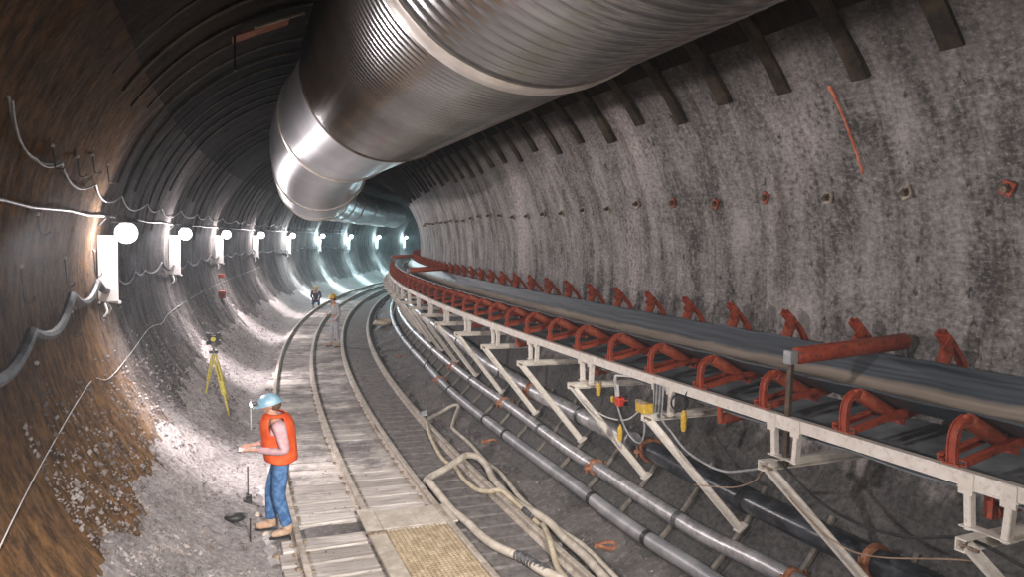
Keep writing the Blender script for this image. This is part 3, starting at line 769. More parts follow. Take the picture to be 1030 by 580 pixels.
b = MB(); P_ = [Vector((.05, -.15, .0)), Vector((-.03, .06, -.02)), Vector((-.03, .06, -.13)), Vector((-.03, -.0, -.13)), Vector((-.03, -.02, -.28))]
for i in range(4): b.beam(P_[i], P_[i+1], .03, .02)
b.build('bracket', M['cablel'], t, bevel=.003)
tag(t, 'pale grey bent metal bracket clipped under the stringer', 'bracket')
t = at('cable_bundle', 6.93, 4.79, 2.0); 
for k in range(5):
    b = MB(); x = -.04+.006*k; y = -.08+.04*k
    b.tube(spline([(x, y-.03, .15), (x-.01, y-.035, -.05), (x, y, -.18-.01*k), (x+.01, y+.035, -.05), (x, y+.03, .15)], 6), .009, 6)
    b.build('loop', M['graydark'] if k % 2 else M['cable'], t)
tag(t, 'bundle of looped grey cables hanging between a pair of stand legs', 'cable')
b = MB(); c = Vector((0, 0, 0)); P_ = [Vector((0, .085*math.cos(a*.35), .085*math.sin(a*.35)+.0)) + Vector((.002*a-.02, 0, 0)) for a in range(50)]
b.tube(P_, .009, 6); o = b.build('cable_coil', M['dark'], smooth='auto'); o.location = T(6.55, 4.78, 2.02); o.rotation_euler = (0, 0, -head(6.6)+.9)
tag(o, 'small coil of black cable hung under the stringer beside yellow connector', 'cable')
# bolts lying at the arm
# ------------------------------------------------------------------ ventilation duct
def dirv(h, e): return Vector((math.sin(h)*math.cos(e), math.cos(h)*math.cos(e), math.sin(e)))
C1 = Vector((.102, 4.449, 5.577)); D12 = dirv(-.331, .006)
C2 = C1 + D12*4.79; D23 = dirv(-.3685, -.004); C3 = C2 + D23*3.564; D34 = dirv(-.321, -.064); C4 = C3 + D34*5.059
D4 = dirv(-.236, -.114)
def duct_seg(a, b_, r, mat, corr, name, label, dirs=None, joint=None):
    L = (b_-a).length; d = (b_-a).normalized()
    da, db = (dirs or (d, d))
    step = corr/8 if corr else L/24
    n = max(2, int(L/step)); nt = 72
    up = Vector((0, 0, 1)); vs = []
    for i in range(n+1):
        f = i/n; dd = da.lerp(db, f).normalized(); c = a.lerp(b_, f)
        if dirs:  # hermite
            t2, t3 = f*f, f**3
            c = a*(2*t3-3*t2+1) + da*L*(t3-2*t2+f) + b_*(-2*t3+3*t2) + db*L*(t3-t2)
        x = dd.cross(up).normalized(); y = x.cross(dd)
        for j in range(nt):
            rr = r
            if corr:
                w = (i*step/corr + j/nt) % 1.0        # spiral lock seam ridge
                rr += .024*max(0, 1-abs(w-.5)*4.0)
            t = 2*PI*j/nt
            vs.append(c + (x*math.cos(t) + y*math.sin(t))*rr)
    b = MB(); b.add(vs, [(i*nt+j, i*nt+(j+1) % nt, (i+1)*nt+(j+1) % nt, (i+1)*nt+j) for i in range(n) for j in range(nt)])
    return b.build(name, mat, smooth=True)
def ring_band(c, d, r, w, h, mat, parent, name):
    up = Vector((0, 0, 1)); x = d.cross(up).normalized(); y = x.cross(d); nt = 72; vs = []
    pr = [(-w/2, -.01), (-w/2, h*.6), (-w*.3, h), (w*.3, h), (w/2, h*.6), (w/2, -.01)]
    for (a, q) in pr:
        for j in range(nt):
            t = 2*PI*j/nt; vs.append(c + d*a + (x*math.cos(t)+y*math.sin(t))*(r+q))
    b = MB(); b.add(vs, [(i*nt+j, i*nt+(j+1) % nt, (i+1)*nt+(j+1) % nt, (i+1)*nt+j) for i in range(5) for j in range(nt)])
    return b.build(name, mat, parent, smooth='auto')
o1 = duct_seg(C1 - D12*7.2, C1, 1.0, M['duct'], .13, 'ventilation_duct', '')
tag(o1, 'corrugated round steel ventilation duct section overhead, nearest the camera', 'duct', 'ventilation duct sections')
ring_band(C1, D12, 1.0, .20, .035, M['ringlight'], o1, 'joint_band')
ring_band(C1 - D12*2.7, D12, 1.0, .09, .022, M['duct'], o1, 'joint_band')
o2 = duct_seg(C1, C2, 1.0, M['duct'], .092, 'ventilation_duct', '')
tag(o2, 'corrugated steel duct section between bright band and dark band', 'duct', 'ventilation duct sections')
ring_band(C2, D12, 1.0, .10, .03, M['ringdark'], o2, 'joint_band')
o3 = duct_seg(C2, C3, 1.0, M['ductplain'], 0, 'ventilation_duct', '', (D12, dirv(-.40, -.014)))
tag(o3, 'smooth shiny steel duct section with bright lamp reflection', 'duct', 'ventilation duct sections')
ring_band(C3, dirv(-.40, -.014), 1.0, .07, .03, M['ringlight'], o3, 'joint_band')
o4 = duct_seg(C3, C4, 1.0, M['ductplain'], 0, 'ventilation_duct', '', (dirv(-.40, -.014), D4))
tag(o4, 'smooth steel duct elbow section just before the duct turns right', 'duct', 'ventilation duct sections')
ring_band(C4, D4, 1.0, .10, .035, M['ringlight'], o4, 'joint_band')
# far duct along the bend
SS = [17.7, 20.5, 24, 28, 33, 38, 43, 49, 55, 61]
ZD = [5.25, 5.12, 5.15, 5.25, 5.35, 5.42, 5.45, 5.45, 5.45, 5.45]
for i in range(0, 9):
    a, c = T(SS[i], 2.2, ZD[i]), T(SS[i+1], 2.2, ZD[i+1])
    r_ = .97
    ha, hc_ = head(SS[i]), head(SS[i+1])
    o = duct_seg(a, c, r_, M['ductplain'], 0, 'ventilation_duct', '', (dirv(ha if i else -.236, -.06 if i == 0 else 0), dirv(hc_, 0)))
    tag(o, 'far steel duct section curving right, %s beyond the elbow' % ('next' if i == 0 else ORD[i]) if i < 3 else 'distant steel duct section high in the dim bend', 'duct', 'ventilation duct sections')
    ring_band(c, dirv(hc_, 0), r_, .12, .03, M['ringlight'], o, 'joint_band')
# duct hangers (thin rods) from the crown
for i, (c, d) in enumerate(((C1, D12), (C2, D12), (C3, D23), (C4, D34))):
    t = empty('duct_hanger', c + Vector((0, 0, 1.0)))
    for sd in (-1, 1):
        x = d.cross(Vector((0, 0, 1))).normalized()*sd*.55
        b = MB(); b.cyl(x + Vector((0, 0, -.16)), x*1.0 + Vector((0, 0, .30)), .012, 6); b.build('rod', M['graydark'], t)
    tag(t, 'pair of hanger rods above the %s duct joint' % ('bright nearest', 'dark banded', 'third', 'elbow end')[i], 'hanger')
# orange rope end on the duct edge
cablething('orange_rope', [C1 - D12*.55 + Vector((.93, .33, -.34)), C1 - D12*.62 + Vector((1.0, .38, -.20)), C1 - D12*.75 + Vector((1.03, .42, -.10)), C1 - D12*.6 + Vector((1.08, .40, -.02))], .012, M['rubroll'], 'short orange rope end sticking off the right side of the duct', 'rope')

# ------------------------------------------------------------------ lamps on the left wall
LAMP_Z = 3.72
def add_light(name, loc, energy, col, r=.12, spot=None, rot=None):
    ld = bpy.data.lights.new(name, 'SPOT' if spot else 'POINT'); ld.energy = energy; ld.color = col; ld.shadow_soft_size = r
    if spot: ld.spot_size = spot; ld.spot_blend = .8
    o = bpy.data.objects.new(name, ld); COL.objects.link(o); o.location = loc
    if rot: o.rotation_euler = rot
    return o
def lamp_fixture(s, idx, col, teal=False, back=False):
    t = at('wall_lamp', s, -.95, LAMP_Z)
    b = MB(); b.ball((0, 0, -.02), .155, 20, 12, (1, 1, 1.0)); b.build('globe', M['glowteal'] if teal else M['glow'], t, smooth=True)
    b = MB(); b.tube([(0, 0, .22), (0, 0, .19), (.0, 0, .13)], [.03, .13, .20], 24, cap=False); b.build('hood', M['graydark'], t, smooth='auto')
    b = MB(); b.tube([(0, 0, .10), (0, 0, .12), (0, 0, .20), (0, 0, .23)], [.03, .07, .06, .025], 14); b.build('socket', M['graydark'], t, smooth='auto')
    b = MB(); b.tube(spline([(0, 0, .22), (-.08, .03, .27), (-.25, .05, .2), (-.36, .06, .08)], 5), .014, 8); b.build('lamp_arm', M['graydark'], t)
    b = MB(); b.box(-.39, -.13, .10, .125, -1.03, -.06); b.build('back_board', M['conc'], t, bevel=.006)
    b = MB(); b.beam((-.42, .14, -1.0), (-.10, .14, -1.05), .05, .04)
    b.tube(spline([(-.30, .02, -1.05), (-.26, -.03, -1.16), (-.30, -.05, -1.24)], 4), .018, 6)
    b.tube(spline([(-.30, .16, -1.05), (-.25, .2, -1.14), (-.29, .22, -1.22)], 4), .018, 6); b.build('bracket', M['cablel'], t)
    return t
lamp_col = [(1, .90, .91)]*4 + [(.90, .97, 1), (.72, .95, 1), (.62, .92, 1), (.60, .92, 1)]
LP = []
for i in range(-2, 10):
    s = 12.33 + 8.03*i
    c = lamp_col[min(max(i, 0), 7)]
    t = lamp_fixture(s, i, c, teal=i > 4)
    if i < 0: lab = 'bright wall lamp on the left wall behind the picture edge, %s' % ('beside the camera' if i == -1 else 'behind the camera')
    elif i < 8: lab = 'glaring lamp over white board on left wall, %s in the row' % ('nearest and largest', 'second', 'third', 'fourth', 'fifth', 'sixth', 'seventh', 'farthest visible')[i]
    else: lab = 'lamp on the left wall round the bend, hidden from view'
    if i >= 8: lab = 'lamp on the left wall round the bend, %s past the last visible' % ('first' if i == 8 else 'second')
    tag(t, lab, 'lamp', 'row of lamps on the left wall')
    e = 400 if i > -1 else 430
    if i > 3: e = 620
    ml = add_light('lamp_light', T(s-.05, -.68, LAMP_Z-.02), e, c, .07, spot=math.radians(172)); ml.data.spot_blend = .45
    ml.rotation_euler = (T(s, 1.2, LAMP_Z-1.5)-T(s, -.86, LAMP_Z)).to_track_quat('-Z', 'Y').to_euler()
    add_light('lamp_glow', T(s-.27, -.92, LAMP_Z-.05), (12 if i < 0 else 60) if i < 4 else 120, c, .06)
    a_, b_2 = T(s-.05, -.90, LAMP_Z-.27), T(s, .15, .3)
    sl = add_light('lamp_spot', a_, (450, 1350, 2300)[0 if i < 0 else (1 if i < 4 else 2)], c, .06, spot=math.radians(56)); sl.data.spot_blend = 1
    sl.rotation_euler = (b_2-a_).to_track_quat('-Z', 'Y').to_euler()
# added unseen floodlight behind the camera, brightens the boards and conveyor side
t = at('fill_lamp', -1.6, 1.2, 0)
b = MB(); b.cyl((0, 0, .02), (0, 0, 4.4), .03, 10); b.build('pole', M['graydark'], t)
for k in range(3):
    a = k*2.1; b = MB(); b.cyl((0, 0, .6), (.5*math.cos(a), .5*math.sin(a), .02), .018, 8); b.build('leg', M['graydark'], t)
b = MB(); b.box(-.22, .22, .0, .06, 4.3, 4.6); b.build('lamp_head', M['dark'], t, bevel=.01)
b = MB(); b.box(-.19, .19, .06, .065, 4.33, 4.57); b.build('lamp_glass', M['glow'], t)
tag(t, 'unseen fill floodlight added on a tripod stand behind the camera', 'work lamp')
p0 = T(-1.5, 1.2, 4.45); tgt = T(8.9, 1.9, .0)
wl = add_light('fill_light', p0, 6500, (1, .93, .87), .12, spot=math.radians(46)); wl.data.spot_blend = 1
wl2 = add_light('fill_light', p0, 380, (1, .90, .80), .12, spot=math.radians(110)); wl2.data.spot_blend = 1
wl2.rotation_euler = (T(8, 3.8, 1)-p0).to_track_quat('-Z', 'Y').to_euler()
wl.rotation_euler = (tgt-p0).to_track_quat('-Z', 'Y').to_euler()

# ------------------------------------------------------------------ cables, hooks and conduit on the left wall
def wp(s, z, off=.06): return T(s, wu(z, -1, off), z)
def swags(att, sag, off):
    out = []
    for a, c in zip(att[:-1], att[1:]):
        sg = sag*min(1.3, (c[0]-a[0])/1.6)*random.uniform(.75, 1.15)
        for k in range(8):
            f = k/8; out.append(wp(a[0]+(c[0]-a[0])*f, a[1]+(c[1]-a[1])*f - sg*4*f*(1-f), off))
    out.append(wp(att[-1][0], att[-1][1], off)); return out
def polycable(name, pts, r, mat, lab):
    b = MB(); b.tube(pts, r, 8); o = b.build(name, mat, smooth='auto'); tag(o, lab, 'cable'); return o
att = [(5.7, 2.75), (7.85, 2.80), (9.95, 2.97), (11.75, 3.02), (13.3, 3.0)]
polycable('armoured_cable', swags(att, .15, .12), .05, M['grcable'], 'thick grey cable draped in swags along the left wall below the lamps')
att = [(13.3, 3.0)]
while att[-1][0] < 60: att.append((att[-1][0]+random.choice((1.1, 1.95, 1.95, 2.4)), 3.0+random.uniform(-.05, .05)))
polycable('armoured_cable', swags(att, .13, .12), .028, M['grcable'], 'thinner grey cable looping along the left wall beyond the nearest lamp')
pts = [wp(s_*1.0, 3.93 + .012*math.sin(s_*2.1), .05) for s_ in range(4, 60)]
cablething('lamp_wire', pts, .016, M['cable'], 'pale beaded feed wire running just above the lamps on the left wall', k=2)
att = [(6.2, 4.62), (8.75, 4.40), (11.1, 4.32), (13.4, 4.28)]
while att[-1][0] < 58: att.append((att[-1][0]+random.choice((1.95, 2.9, 1.95)), 4.26+random.uniform(-.03, .03)))
polycable('festoon_wire', swags(att, .13, .05), .011, M['cable'], 'pale festooned wire swagging high on the left wall above the lamps')
polycable('festoon_wire', swags([(6.25, 4.6), (7.6, 4.32), (8.7, 4.38)], .09, .07), .010, M['cable'], 'short second swag of wire at the upper left picture edge')
cablething('thin_wire', [wp(5.0, 1.62, .02), wp(5.67, 1.67, .02), wp(7.19, 1.75, .02), wp(9.51, 1.86, .02), wp(10.6, 1.88, .02), wp(11.39, 1.74, .02), wp(13.5, 1.76, .02), wp(16.02, 1.87, .02), wp(17.6, 1.80, .02), wp(18.83, 1.88, .02), wp(22.5, 1.93, .02), wp(28.04, 2.0, .02), wp(37.68, 2.21, .02)], .005, M['cablel'], 'thin pale wire running low across the left wall')
def hook(s, z, L, lab):
    t = at('cable_hook', s, wu(z, -1, .05), z)
    b = MB(); b.tube(spline([(.0, 0, L*.5), (.01, 0, 0), (.02, .0, -L*.42), (.05, .03, -L*.5), (.085, .06, -L*.42), (.085, .06, -L*.33)], 5), .007, 8); b.build('rod', M['grcable'], t, smooth=True)
    b = MB(); b.ball((0, 0, L*.5), .022, 8, 6); b.build('head', M['cablel'], t)
    tag(t, lab, 'hook', 'steel hooks on the left wall')
hk = [(7.95, 3.22, .34, 'steel hook on the left wall, nearest the picture edge'), (10.0, 3.24, .34, 'steel hook on the left wall above the cable, second'), (11.95, 3.26, .36, 'steel hook on the left wall just left of the first lamp board'),
      (8.0, 2.35, .3, 'lower steel hook under the grey cable near the picture edge'), (10.1, 2.62, .3, 'lower steel hook under the grey cable, second from edge'), (12.0, 2.58, .26, 'lower steel hook under the first lamp board, left one'), (13.4, 2.62, .26, 'lower steel hook right of the first lamp board'),
      (13.6, 3.0, .26, 'small steel hook right of the first lamp board'), (16.5, 3.0, .25, 'steel hook between the first and second lamps'), (8.43, 3.77, .2, 'short bright peg below the feed wire at the left edge'),
      (8.3, 4.40, .22, 'short peg on the left wall in the first wire swag'), (9.6, 4.42, .22, 'bright peg above the second wire swag'), (10.4, 4.52, .22, 'thin peg above the second wire swag'), (11.6, 4.5, .25, 'peg above the third wire swag')]
for h_ in hk: hook(*h_)
# red electrical boxes
for s, z, a, lab in ((27.4, 1.66, .17, 'red box fixed on the left wall under the third lamp'), (28.5, 2.24, .09, 'small red box above the bigger red box under third lamp')):
    t = at('red_box', s, wu(z, -1, .08), z)
    b = MB(); b.box(-.08, .10, -a, a, -a*.75, a*.75); b.build('housing', M['orange'], t, bevel=.01)
    b = MB(); b.box(.10, .112, -a*.8, a*.8, -a*.6, a*.6); b.build('lid', M['rubroll'], t)
    tag(t, lab, 'box')
# rusty panel in the crown
t = at('rusted_sheet', 11.1, 0.9, 6.5)
b = MB(); b.box(-.42, .38, -.18, .18, -.02, .0, Matrix.Rotation(-.42, 4, 'Y')); b.build('sheet', M['rustsheet'], t)
b = MB(); b.beam((-.1, -.22, -.05), (.55, -.22, .22), .03, .03); b.build('edge_bar', M['hose'], t)
tag(t, 'rusty orange panel fixed in the crown at upper left', 'panel')
t = at('hanging_strap', 10.8, .55, 6.2)
b = MB(); b.box(-.015, .015, -.03, .03, -.35, .1); b.build('strap', M['dark'], t)
tag(t, 'black strap hanging from the crown below the rusty panel', 'strap')
# spray mark on the right wall
b = MB(); vs = []; n = 24
for i in range(n+1):
    f = i/n; s_ = 5.55 - .09*f + .004*math.sin(i*1.9); z_ = 5.19 - .81*f; w = .011 + .003*math.sin(i*2.3) + (.008 if i < 3 else 0)
    for q in (-w, w):
        for off in (.05, .035): vs.append(T(s_+q, wu(z_, 1, off), z_))
fs = []
for i in range(n):
    k = i*4; fs += [(k, k+2, k+6, k+4), (k+1, k+5, k+7, k+3), (k, k+4, k+5, k+1), (k+2, k+3, k+7, k+6)]
b.add(vs, fs); tag(b.build('spray_mark', M['paintmark']), 'orange spray painted line on the right wall', 'paint mark')

# ------------------------------------------------------------------ survey tripod and stakes
t = empty('survey_tripod', T(15.9, .15, 0))
base = t.location.copy()
hd = T(16.25, .02, 1.36)
for a, (s, u, z) in enumerate(((15.61, .36, .05), (16.38, -.15, .46), (17.3, .25, .1))):
    f = T(s, u, z); b = MB(); top = hd + (f-hd).normalized()*.06 - Vector((0, 0, .02))
    m = top.lerp(f, .58)
    x = (f-top).cross(Vector((0, 0, 1))).normalized()*.032
    b.beam(top+x-base, m+x-base, .026, .026); b.beam(top-x-base, m-x-base, .026, .026); b.beam(m+x*1.3-base, m-x*1.3-base, .04, .04)
    b.beam(top.lerp(f, .40)-base, f-base, .03, .03)
    leg = b.build('leg', M['tripod'], t)
    q = MB(); q.cyl(f+(top-f).normalized()*.07-base, f-base, .016, 8, .004); q.build('spike', M['graydark'], leg)
b = MB(); b.cyl(hd-base-Vector((0, 0, .04)), hd-base+Vector((0, 0, .02)), .085, 14); b.cyl(hd-base, hd-base+Vector((0, 0, .16)), .02, 8); b.build('head', M['graydark'], t)
tag(t, 'yellow wooden survey tripod standing at the foot of the left wall', 'tripod')
t = empty('survey_target', hd + Vector((0, 0, .15)), (0, 0, .25))
b = MB()
for x in (-.09, .09):
    for z in (.02, .17): b.box(x-.045, x+.045, -.03, .03, z-.04, z+.045)
b.box(-.1, .1, -.02, .02, .03, .16); b.build('target_plate', M['dark'], t, bevel=.004)
b = MB(); b.cyl((0, -.05, .095), (0, .04, .095), .048, 16); b.build('prism', M['tripod'], t, smooth='auto')
tag(t, 'black and yellow survey target on top of the tripod', 'survey target')
def stake(s, u, L, mat, lab, lean=0, blk=False, name='survey_stake'):
    t = at(name, s, u, floor_z(s, u)-.02); t.rotation_euler.x = lean
    b = MB(); b.beam((0, 0, 0), (0.0, 0, L), .035, .018); b.build('lath', mat, t)
    if blk: q = MB(); q.box(-.07, .05, -.05, .06, .0, .07); q.box(-.03, .05, -.04, .03, .05, .12); q.build('block', M['dark'], t, bevel=.01)
    tag(t, lab, 'stake', 'survey stakes by the worker')
stake(15.2, .74, .62, M['cablel'], 'pale survey stake standing behind the worker hands')
stake(10.93, .68, .52, M['ribsteel'], 'dark stake with black block left of the worker knees', blk=True)
stake(9.48, .67, .30, M['ribsteel'], 'short dark stake left of the worker boots', lean=.1)
t = at('black_bag', 9.95, .50, floor_z(9.95, .5)+.03)
b = MB(); b.ball((0, 0, .03), .12, 14, 8, (1.1, .7, .5)); b.build('body', M['dark'], t, smooth=True)
b = MB(); b.cyl((.08, 0, .05), (.14, .02, .03), .035, 10); b.build('handle', M['graydark'], t)
tag(t, 'small black bundle lying on the gravel left of the worker', 'bag')
for i, (s, u, r_, lab) in enumerate(((8.9, .95, .05, 'brown rock just below the worker boots by the rail'), (9.6, .86, .04, 'pale rock between the boots and short stake'), (8.6, 1.0, .035, 'small brown rock by the rail at the bottom edge'), (10.4, .80, .045, 'pale rock beside the worker trouser legs'))):
    b = MB(); b.ball((0, 0, 0), r_, 8, 5, (1.3, .9, .8), Matrix.Rotation(i, 4, 'Z')); o = b.build('rock', M['rust'] if i in (0, 2) else M['hose']); o.location = T(s, u, floor_z(s, u)+r_*.5)
    tag(o, lab, 'rock', 'rocks around the worker')
# white powdery trail on ground: low ridge of spilt grout
b = MB(); vs = []; n = 26
for i in range(n+1):
    f = i/n; s = 8.7 + 2.9*f; c = 1.0 - .02*f - .04*math.sin(f*7); w = .085 + .03*math.sin(i*1.7) + .02*math.sin(i*3.9)
    for q, h_ in ((-1, -.03), (-.5, .014), (.0, .022), (.5, .014), (1, -.03)): vs.append(T(s, c+q*w-.07, floor_z(s, c+q*w-.07) + h_ + .006*noise.noise(Vector((i*.7, q*2, 0)))))
b.add(vs, [(i*5+j, i*5+j+1, (i+1)*5+j+1, (i+1)*5+j) for i in range(n) for j in range(4)])
tag(b.build('grout_spill', M['grout'], smooth=True), 'narrow whitish grout spill on the ground under the worker boots', 'spill', kind='stuff')

# ------------------------------------------------------------------ people
def skin_obj(name, chains, mat, parent, root=None, sub=2):
    """chains: list of [(x,y,z,r[,r2]),...]; points closer than 1 mm are merged into joints"""
    me = bpy.data.meshes.new(name); bm = bmesh.new(); lay = bm.verts.layers.skin.verify(); vd = {}
    first = None
    for ch in chains:
        prev = None
        for p in ch:
            k = (round(p[0], 3), round(p[1], 3), round(p[2], 3))
            if k not in vd:
                v = bm.verts.new(p[:3]); v[lay].radius = (p[3], p[4] if len(p) > 4 else p[3]); vd[k] = v
                if first is None: first = v; v[lay].use_root = True
            v = vd[k]
            if prev is not None and prev is not v and bm.edges.get((prev, v)) is None: bm.edges.new((prev, v))
            prev = v
    bm.to_mesh(me); bm.free(); me.materials.append(mat)
    o = bpy.data.objects.new(name, me); COL.objects.link(o); o.parent = parent
    s = o.modifiers.new('skin', 'SKIN'); s.use_smooth_shade = True; s.branch_smoothing = .6
    q = o.modifiers.new('sub', 'SUBSURF'); q.levels = sub; q.render_levels = sub
    return o
def person(loc, rot, pose, mats, label, wide=1.0, scale=1.0):
    """figure faces +X, left side is +Y"""
    t = empty('person', loc, (0, 0, rot)); t.scale = (scale*wide, scale*wide, scale)
    hip = Vector(pose.get('hip', (0, 0, .93))); chest = Vector(pose.get('chest', (.01, 0, 1.28))); neck = Vector(pose.get('neck', (.02, 0, 1.47)))
    hd = Vector(pose.get('head', (.06, 0, 1.62))); hdir = Vector(pose.get('look', (1, 0, -.35))).normalized()
    sd = Vector((0, 1, 0)); hup = hdir.cross(sd); hup = -hup if hup.z < 0 else hup
    sh = {k: chest + Vector((-.005, k*.19, .145)) for k in (1, -1)}
    el = {k: Vector(pose['elbow'][k]) for k in (1, -1)}; wr = {k: Vector(pose['wrist'][k]) for k in (1, -1)}
    hj = {k: hip + Vector((0, k*.09, -.03)) for k in (1, -1)}; kn = {k: Vector(pose['knee'][k]) for k in (1, -1)}; an = {k: Vector(pose['ankle'][k]) for k in (1, -1)}
    P = lambda v, r, r2=None: (v.x, v.y, v.z, r) if r2 is None else (v.x, v.y, v.z, r, r2)
    # --- body: one continuous figure under the clothes, head, hands with five fingers
    F = lambda a, b_, c: hd + hdir*a + sd*b_ + hup*c
    ch = [[P(hip, .12), P(hip.lerp(chest, .5), .115), P(chest, .12), P(neck, .055), P(F(-.015, 0, -.06), .062), P(F(0, 0, .0), .086, .078), P(F(-.015, 0, .06), .075, .068)],
          [P(F(0, 0, 0), .086, .078), P(F(.055, 0, -.005), .045), P(F(.098, 0, -.018), .013)],
          [P(F(-.015, 0, -.06), .062), P(F(.05, 0, -.075), .036), P(F(.075, 0, -.088), .016)]]
    for k in (1, -1):
        ch.append([P(F(0, 0, 0), .086, .078), P(F(-.005, k*.078, -.005), .022), P(F(-.015, k*.092, .0), .012)])
        ch.append([P(chest, .12), P(sh[k], .058), P(el[k], .042), P(wr[k], .026)])
        d = (wr[k]-el[k]).normalized(); hdn = Vector(pose['hand'][k]).normalized() if 'hand' in pose else d
        pal = wr[k] + hdn*.075; up = hdn.cross(sd*k).normalized(); lat = sd*k
        ax = lat.cross(hdn).normalized(); across = hdn.cross(ax).normalized()
        ch.append([P(wr[k], .026), P(wr[k]+hdn*.04, .028, .02), P(pal, .032, .018)])
        curl = pose.get('curl', .5)
        down = Vector((0, 0, -1))
        for fi, L in enumerate((.072, .080, .074, .058)):
            o_ = across*(-.030 + .020*fi); p1 = pal + o_ + hdn*.018
            d1 = (hdn + down*curl*.4).normalized(); d2 = (hdn*.8 + down*curl).normalized(); d3 = (hdn*.35 + down*curl*1.3).normalized()
            p2 = p1 + d1*L*.42; p3 = p2 + d2*L*.32; p4 = p3 + d3*L*.26
            ch.append([P(pal, .032, .018), P(p1, .0100), P(p2, .0092), P(p3, .0085), P(p4, .0070)])
        tb = wr[k]+hdn*.04; th = tb - across*.042 + hdn*.022; t3 = th - across*.006 + hdn*.038 + down*.012
        ch.append([P(tb, .028, .02), P(th, .0125), P(t3, .0095), P(t3+hdn*.022+down*.012+across*.008, .008)])
        ch.append([P(hip, .12), P(hj[k], .085), P(kn[k], .056), P(an[k], .040), P(an[k]+Vector((.05, 0, -.05)), .038), P(an[k]+Vector((.14, 0, -.068)), .028)])
    skin_obj('body', ch, M['skin'], t)
    # --- trousers
    ch = [[P(hip+Vector((0, 0, .10)), .125, .15), P(hip, .128, .16)]]
    for k in (1, -1): ch.append([P(hip, .128, .16), P(hj[k]+Vector((0, k*.01, -.06)), .098), P(hj[k].lerp(kn[k], .5), .088), P(kn[k], .074), P(kn[k].lerp(an[k], .5), .068), P(an[k]+Vector((0, 0, .01)), .066)])
    skin_obj('trousers', ch, M[mats['trousers']], t)
    # --- shirt with sleeves
    ch = [[P(hip+Vector((0, 0, .08)), .135, .16), P(hip.lerp(chest, .5), .14, .165), P(chest, .142, .17), P(neck+Vector((0, 0, -.03)), .068)]]
    for k in (1, -1): ch.append([P(chest, .142, .17), P(sh[k], .076), P(sh[k].lerp(el[k], .5), .064), P(el[k], .056), P(el[k].lerp(wr[k], .75), .042), P(wr[k]-(wr[k]-el[k]).normalized()*.02, .036)])
    skin_obj('shirt', ch, M[mats['shirt']], t)
    # --- vest: sleeveless shell with arm holes
    if mats.get('vest'):
        b = MB(); rows = []
        zz = [(-.04, .155, .185), (.06, .158, .186), (.16, .158, .182), (.25, .160, .184), (.33, .162, .19), (.41, .160, .195), (.48, .150, .195), (.54, .125, .17), (.575, .09, .12)]
        ax = (chest-hip).normalized(); n = 36
        for (h_, rx, ry) in zz:
            c = hip + (chest-hip)*(h_/(chest-hip).length)
            rows.append([c + Vector((rx*1.12*math.cos(2*PI*j/n), ry*1.03*math.sin(2*PI*j/n), .012*math.sin(6*PI*j/n)*(1 if h_ < 0 else .3))) for j in range(n)])
        vs = [p for r_ in rows for p in r_]; fs = []
        for i in range(len(rows)-1):
            for j in range(n):
                side = abs(abs(((j+.5)/n*360) % 180 - 90)) < 26
                if side and i in (4, 5, 6): continue         # arm hole
                if i == len(rows)-2 and False: continue
                fs.append((i*n+j, i*n+(j+1) % n, (i+1)*n+(j+1) % n, (i+1)*n+j))
        b.add(vs, fs); o = b.build('safety_vest', M[mats['vest']], t, smooth=True)
        m_ = o.modifiers.new('thick', 'SOLIDIFY'); m_.thickness = .012; m_ = o.modifiers.new('sub', 'SUBSURF'); m_.levels = 1; m_.render_levels = 1
        # collar / neckline
    # --- boots
    for k in (1, -1):
        a = an[k]; f = pose.get('toe', {1: 0, -1: 0})[k]; dx = Vector((math.cos(f), math.sin(f), 0)); dy = Vector((-math.sin(f), math.cos(f), 0))
        ch = [[P(a+Vector((0, 0, .09)), .060), P(a+Vector((0, 0, .0)), .058), P(a+Vector((0, 0, -.045))-dx*.02, .048, .05), P(a+dx*.09+Vector((0, 0, -.05)), .044, .05), P(a+dx*.175+Vector((0, 0, -.06)), .034, .046)]]
        bo = skin_obj('boot', ch, M[mats.get('boot', 'boot')], t)
        q = MB(); n = 20; vs = []
        for z in (-.108, -.088):
            for j in range(n):
                an_ = 2*PI*j/n; vs.append(a + dx*(.062+.125*math.cos(an_)) + dy*(.044*math.sin(an_)) + Vector((0, 0, z)))
        q.add(vs, [(j, (j+1) % n, n+(j+1) % n, n+j) for j in range(n)] + [tuple(range(n)), tuple(range(n, 2*n))]); q.build('sole', M['dark'], bo)
    # --- helmet with brim, cap lamp
    b = MB(); n = 32; m = 9; vs = []
    hc = F(-.005, 0, .035)
    for i in range(m+1):
        a = PI/2*i/m
        for j in range(n):
            tt = 2*PI*j/n; rr = math.cos(a)
            ridge = .006*max(0, math.cos(tt*2))**6 if rr > .1 else 0
            vs.append(hc + hdir*(.122*rr*math.cos(tt)) + sd*(.104*rr*math.sin(tt)) + hup*(.112*math.sin(a)+ridge))
    fs = [(i*n+j, i*n+(j+1) % n, (i+1)*n+(j+1) % n, (i+1)*n+j) for i in range(m) for j in range(n)]
    k0 = len(vs)
    for j in range(n):
        tt = 2*PI*j/n; e = .022 + .035*max(0, math.cos(tt)); vs.append(hc + hdir*((.122+e)*math.cos(tt)) + sd*((.104+.02)*math.sin(tt)) - hup*.012)
    fs += [(k0+j, k0+(j+1) % n, (j+1) % n, j) for j in range(n)]
    b.add(vs, fs); he = b.build('hard_hat', M[mats['hat']], t, smooth=True)
    he.modifiers.new('thick', 'SOLIDIFY').thickness = .005
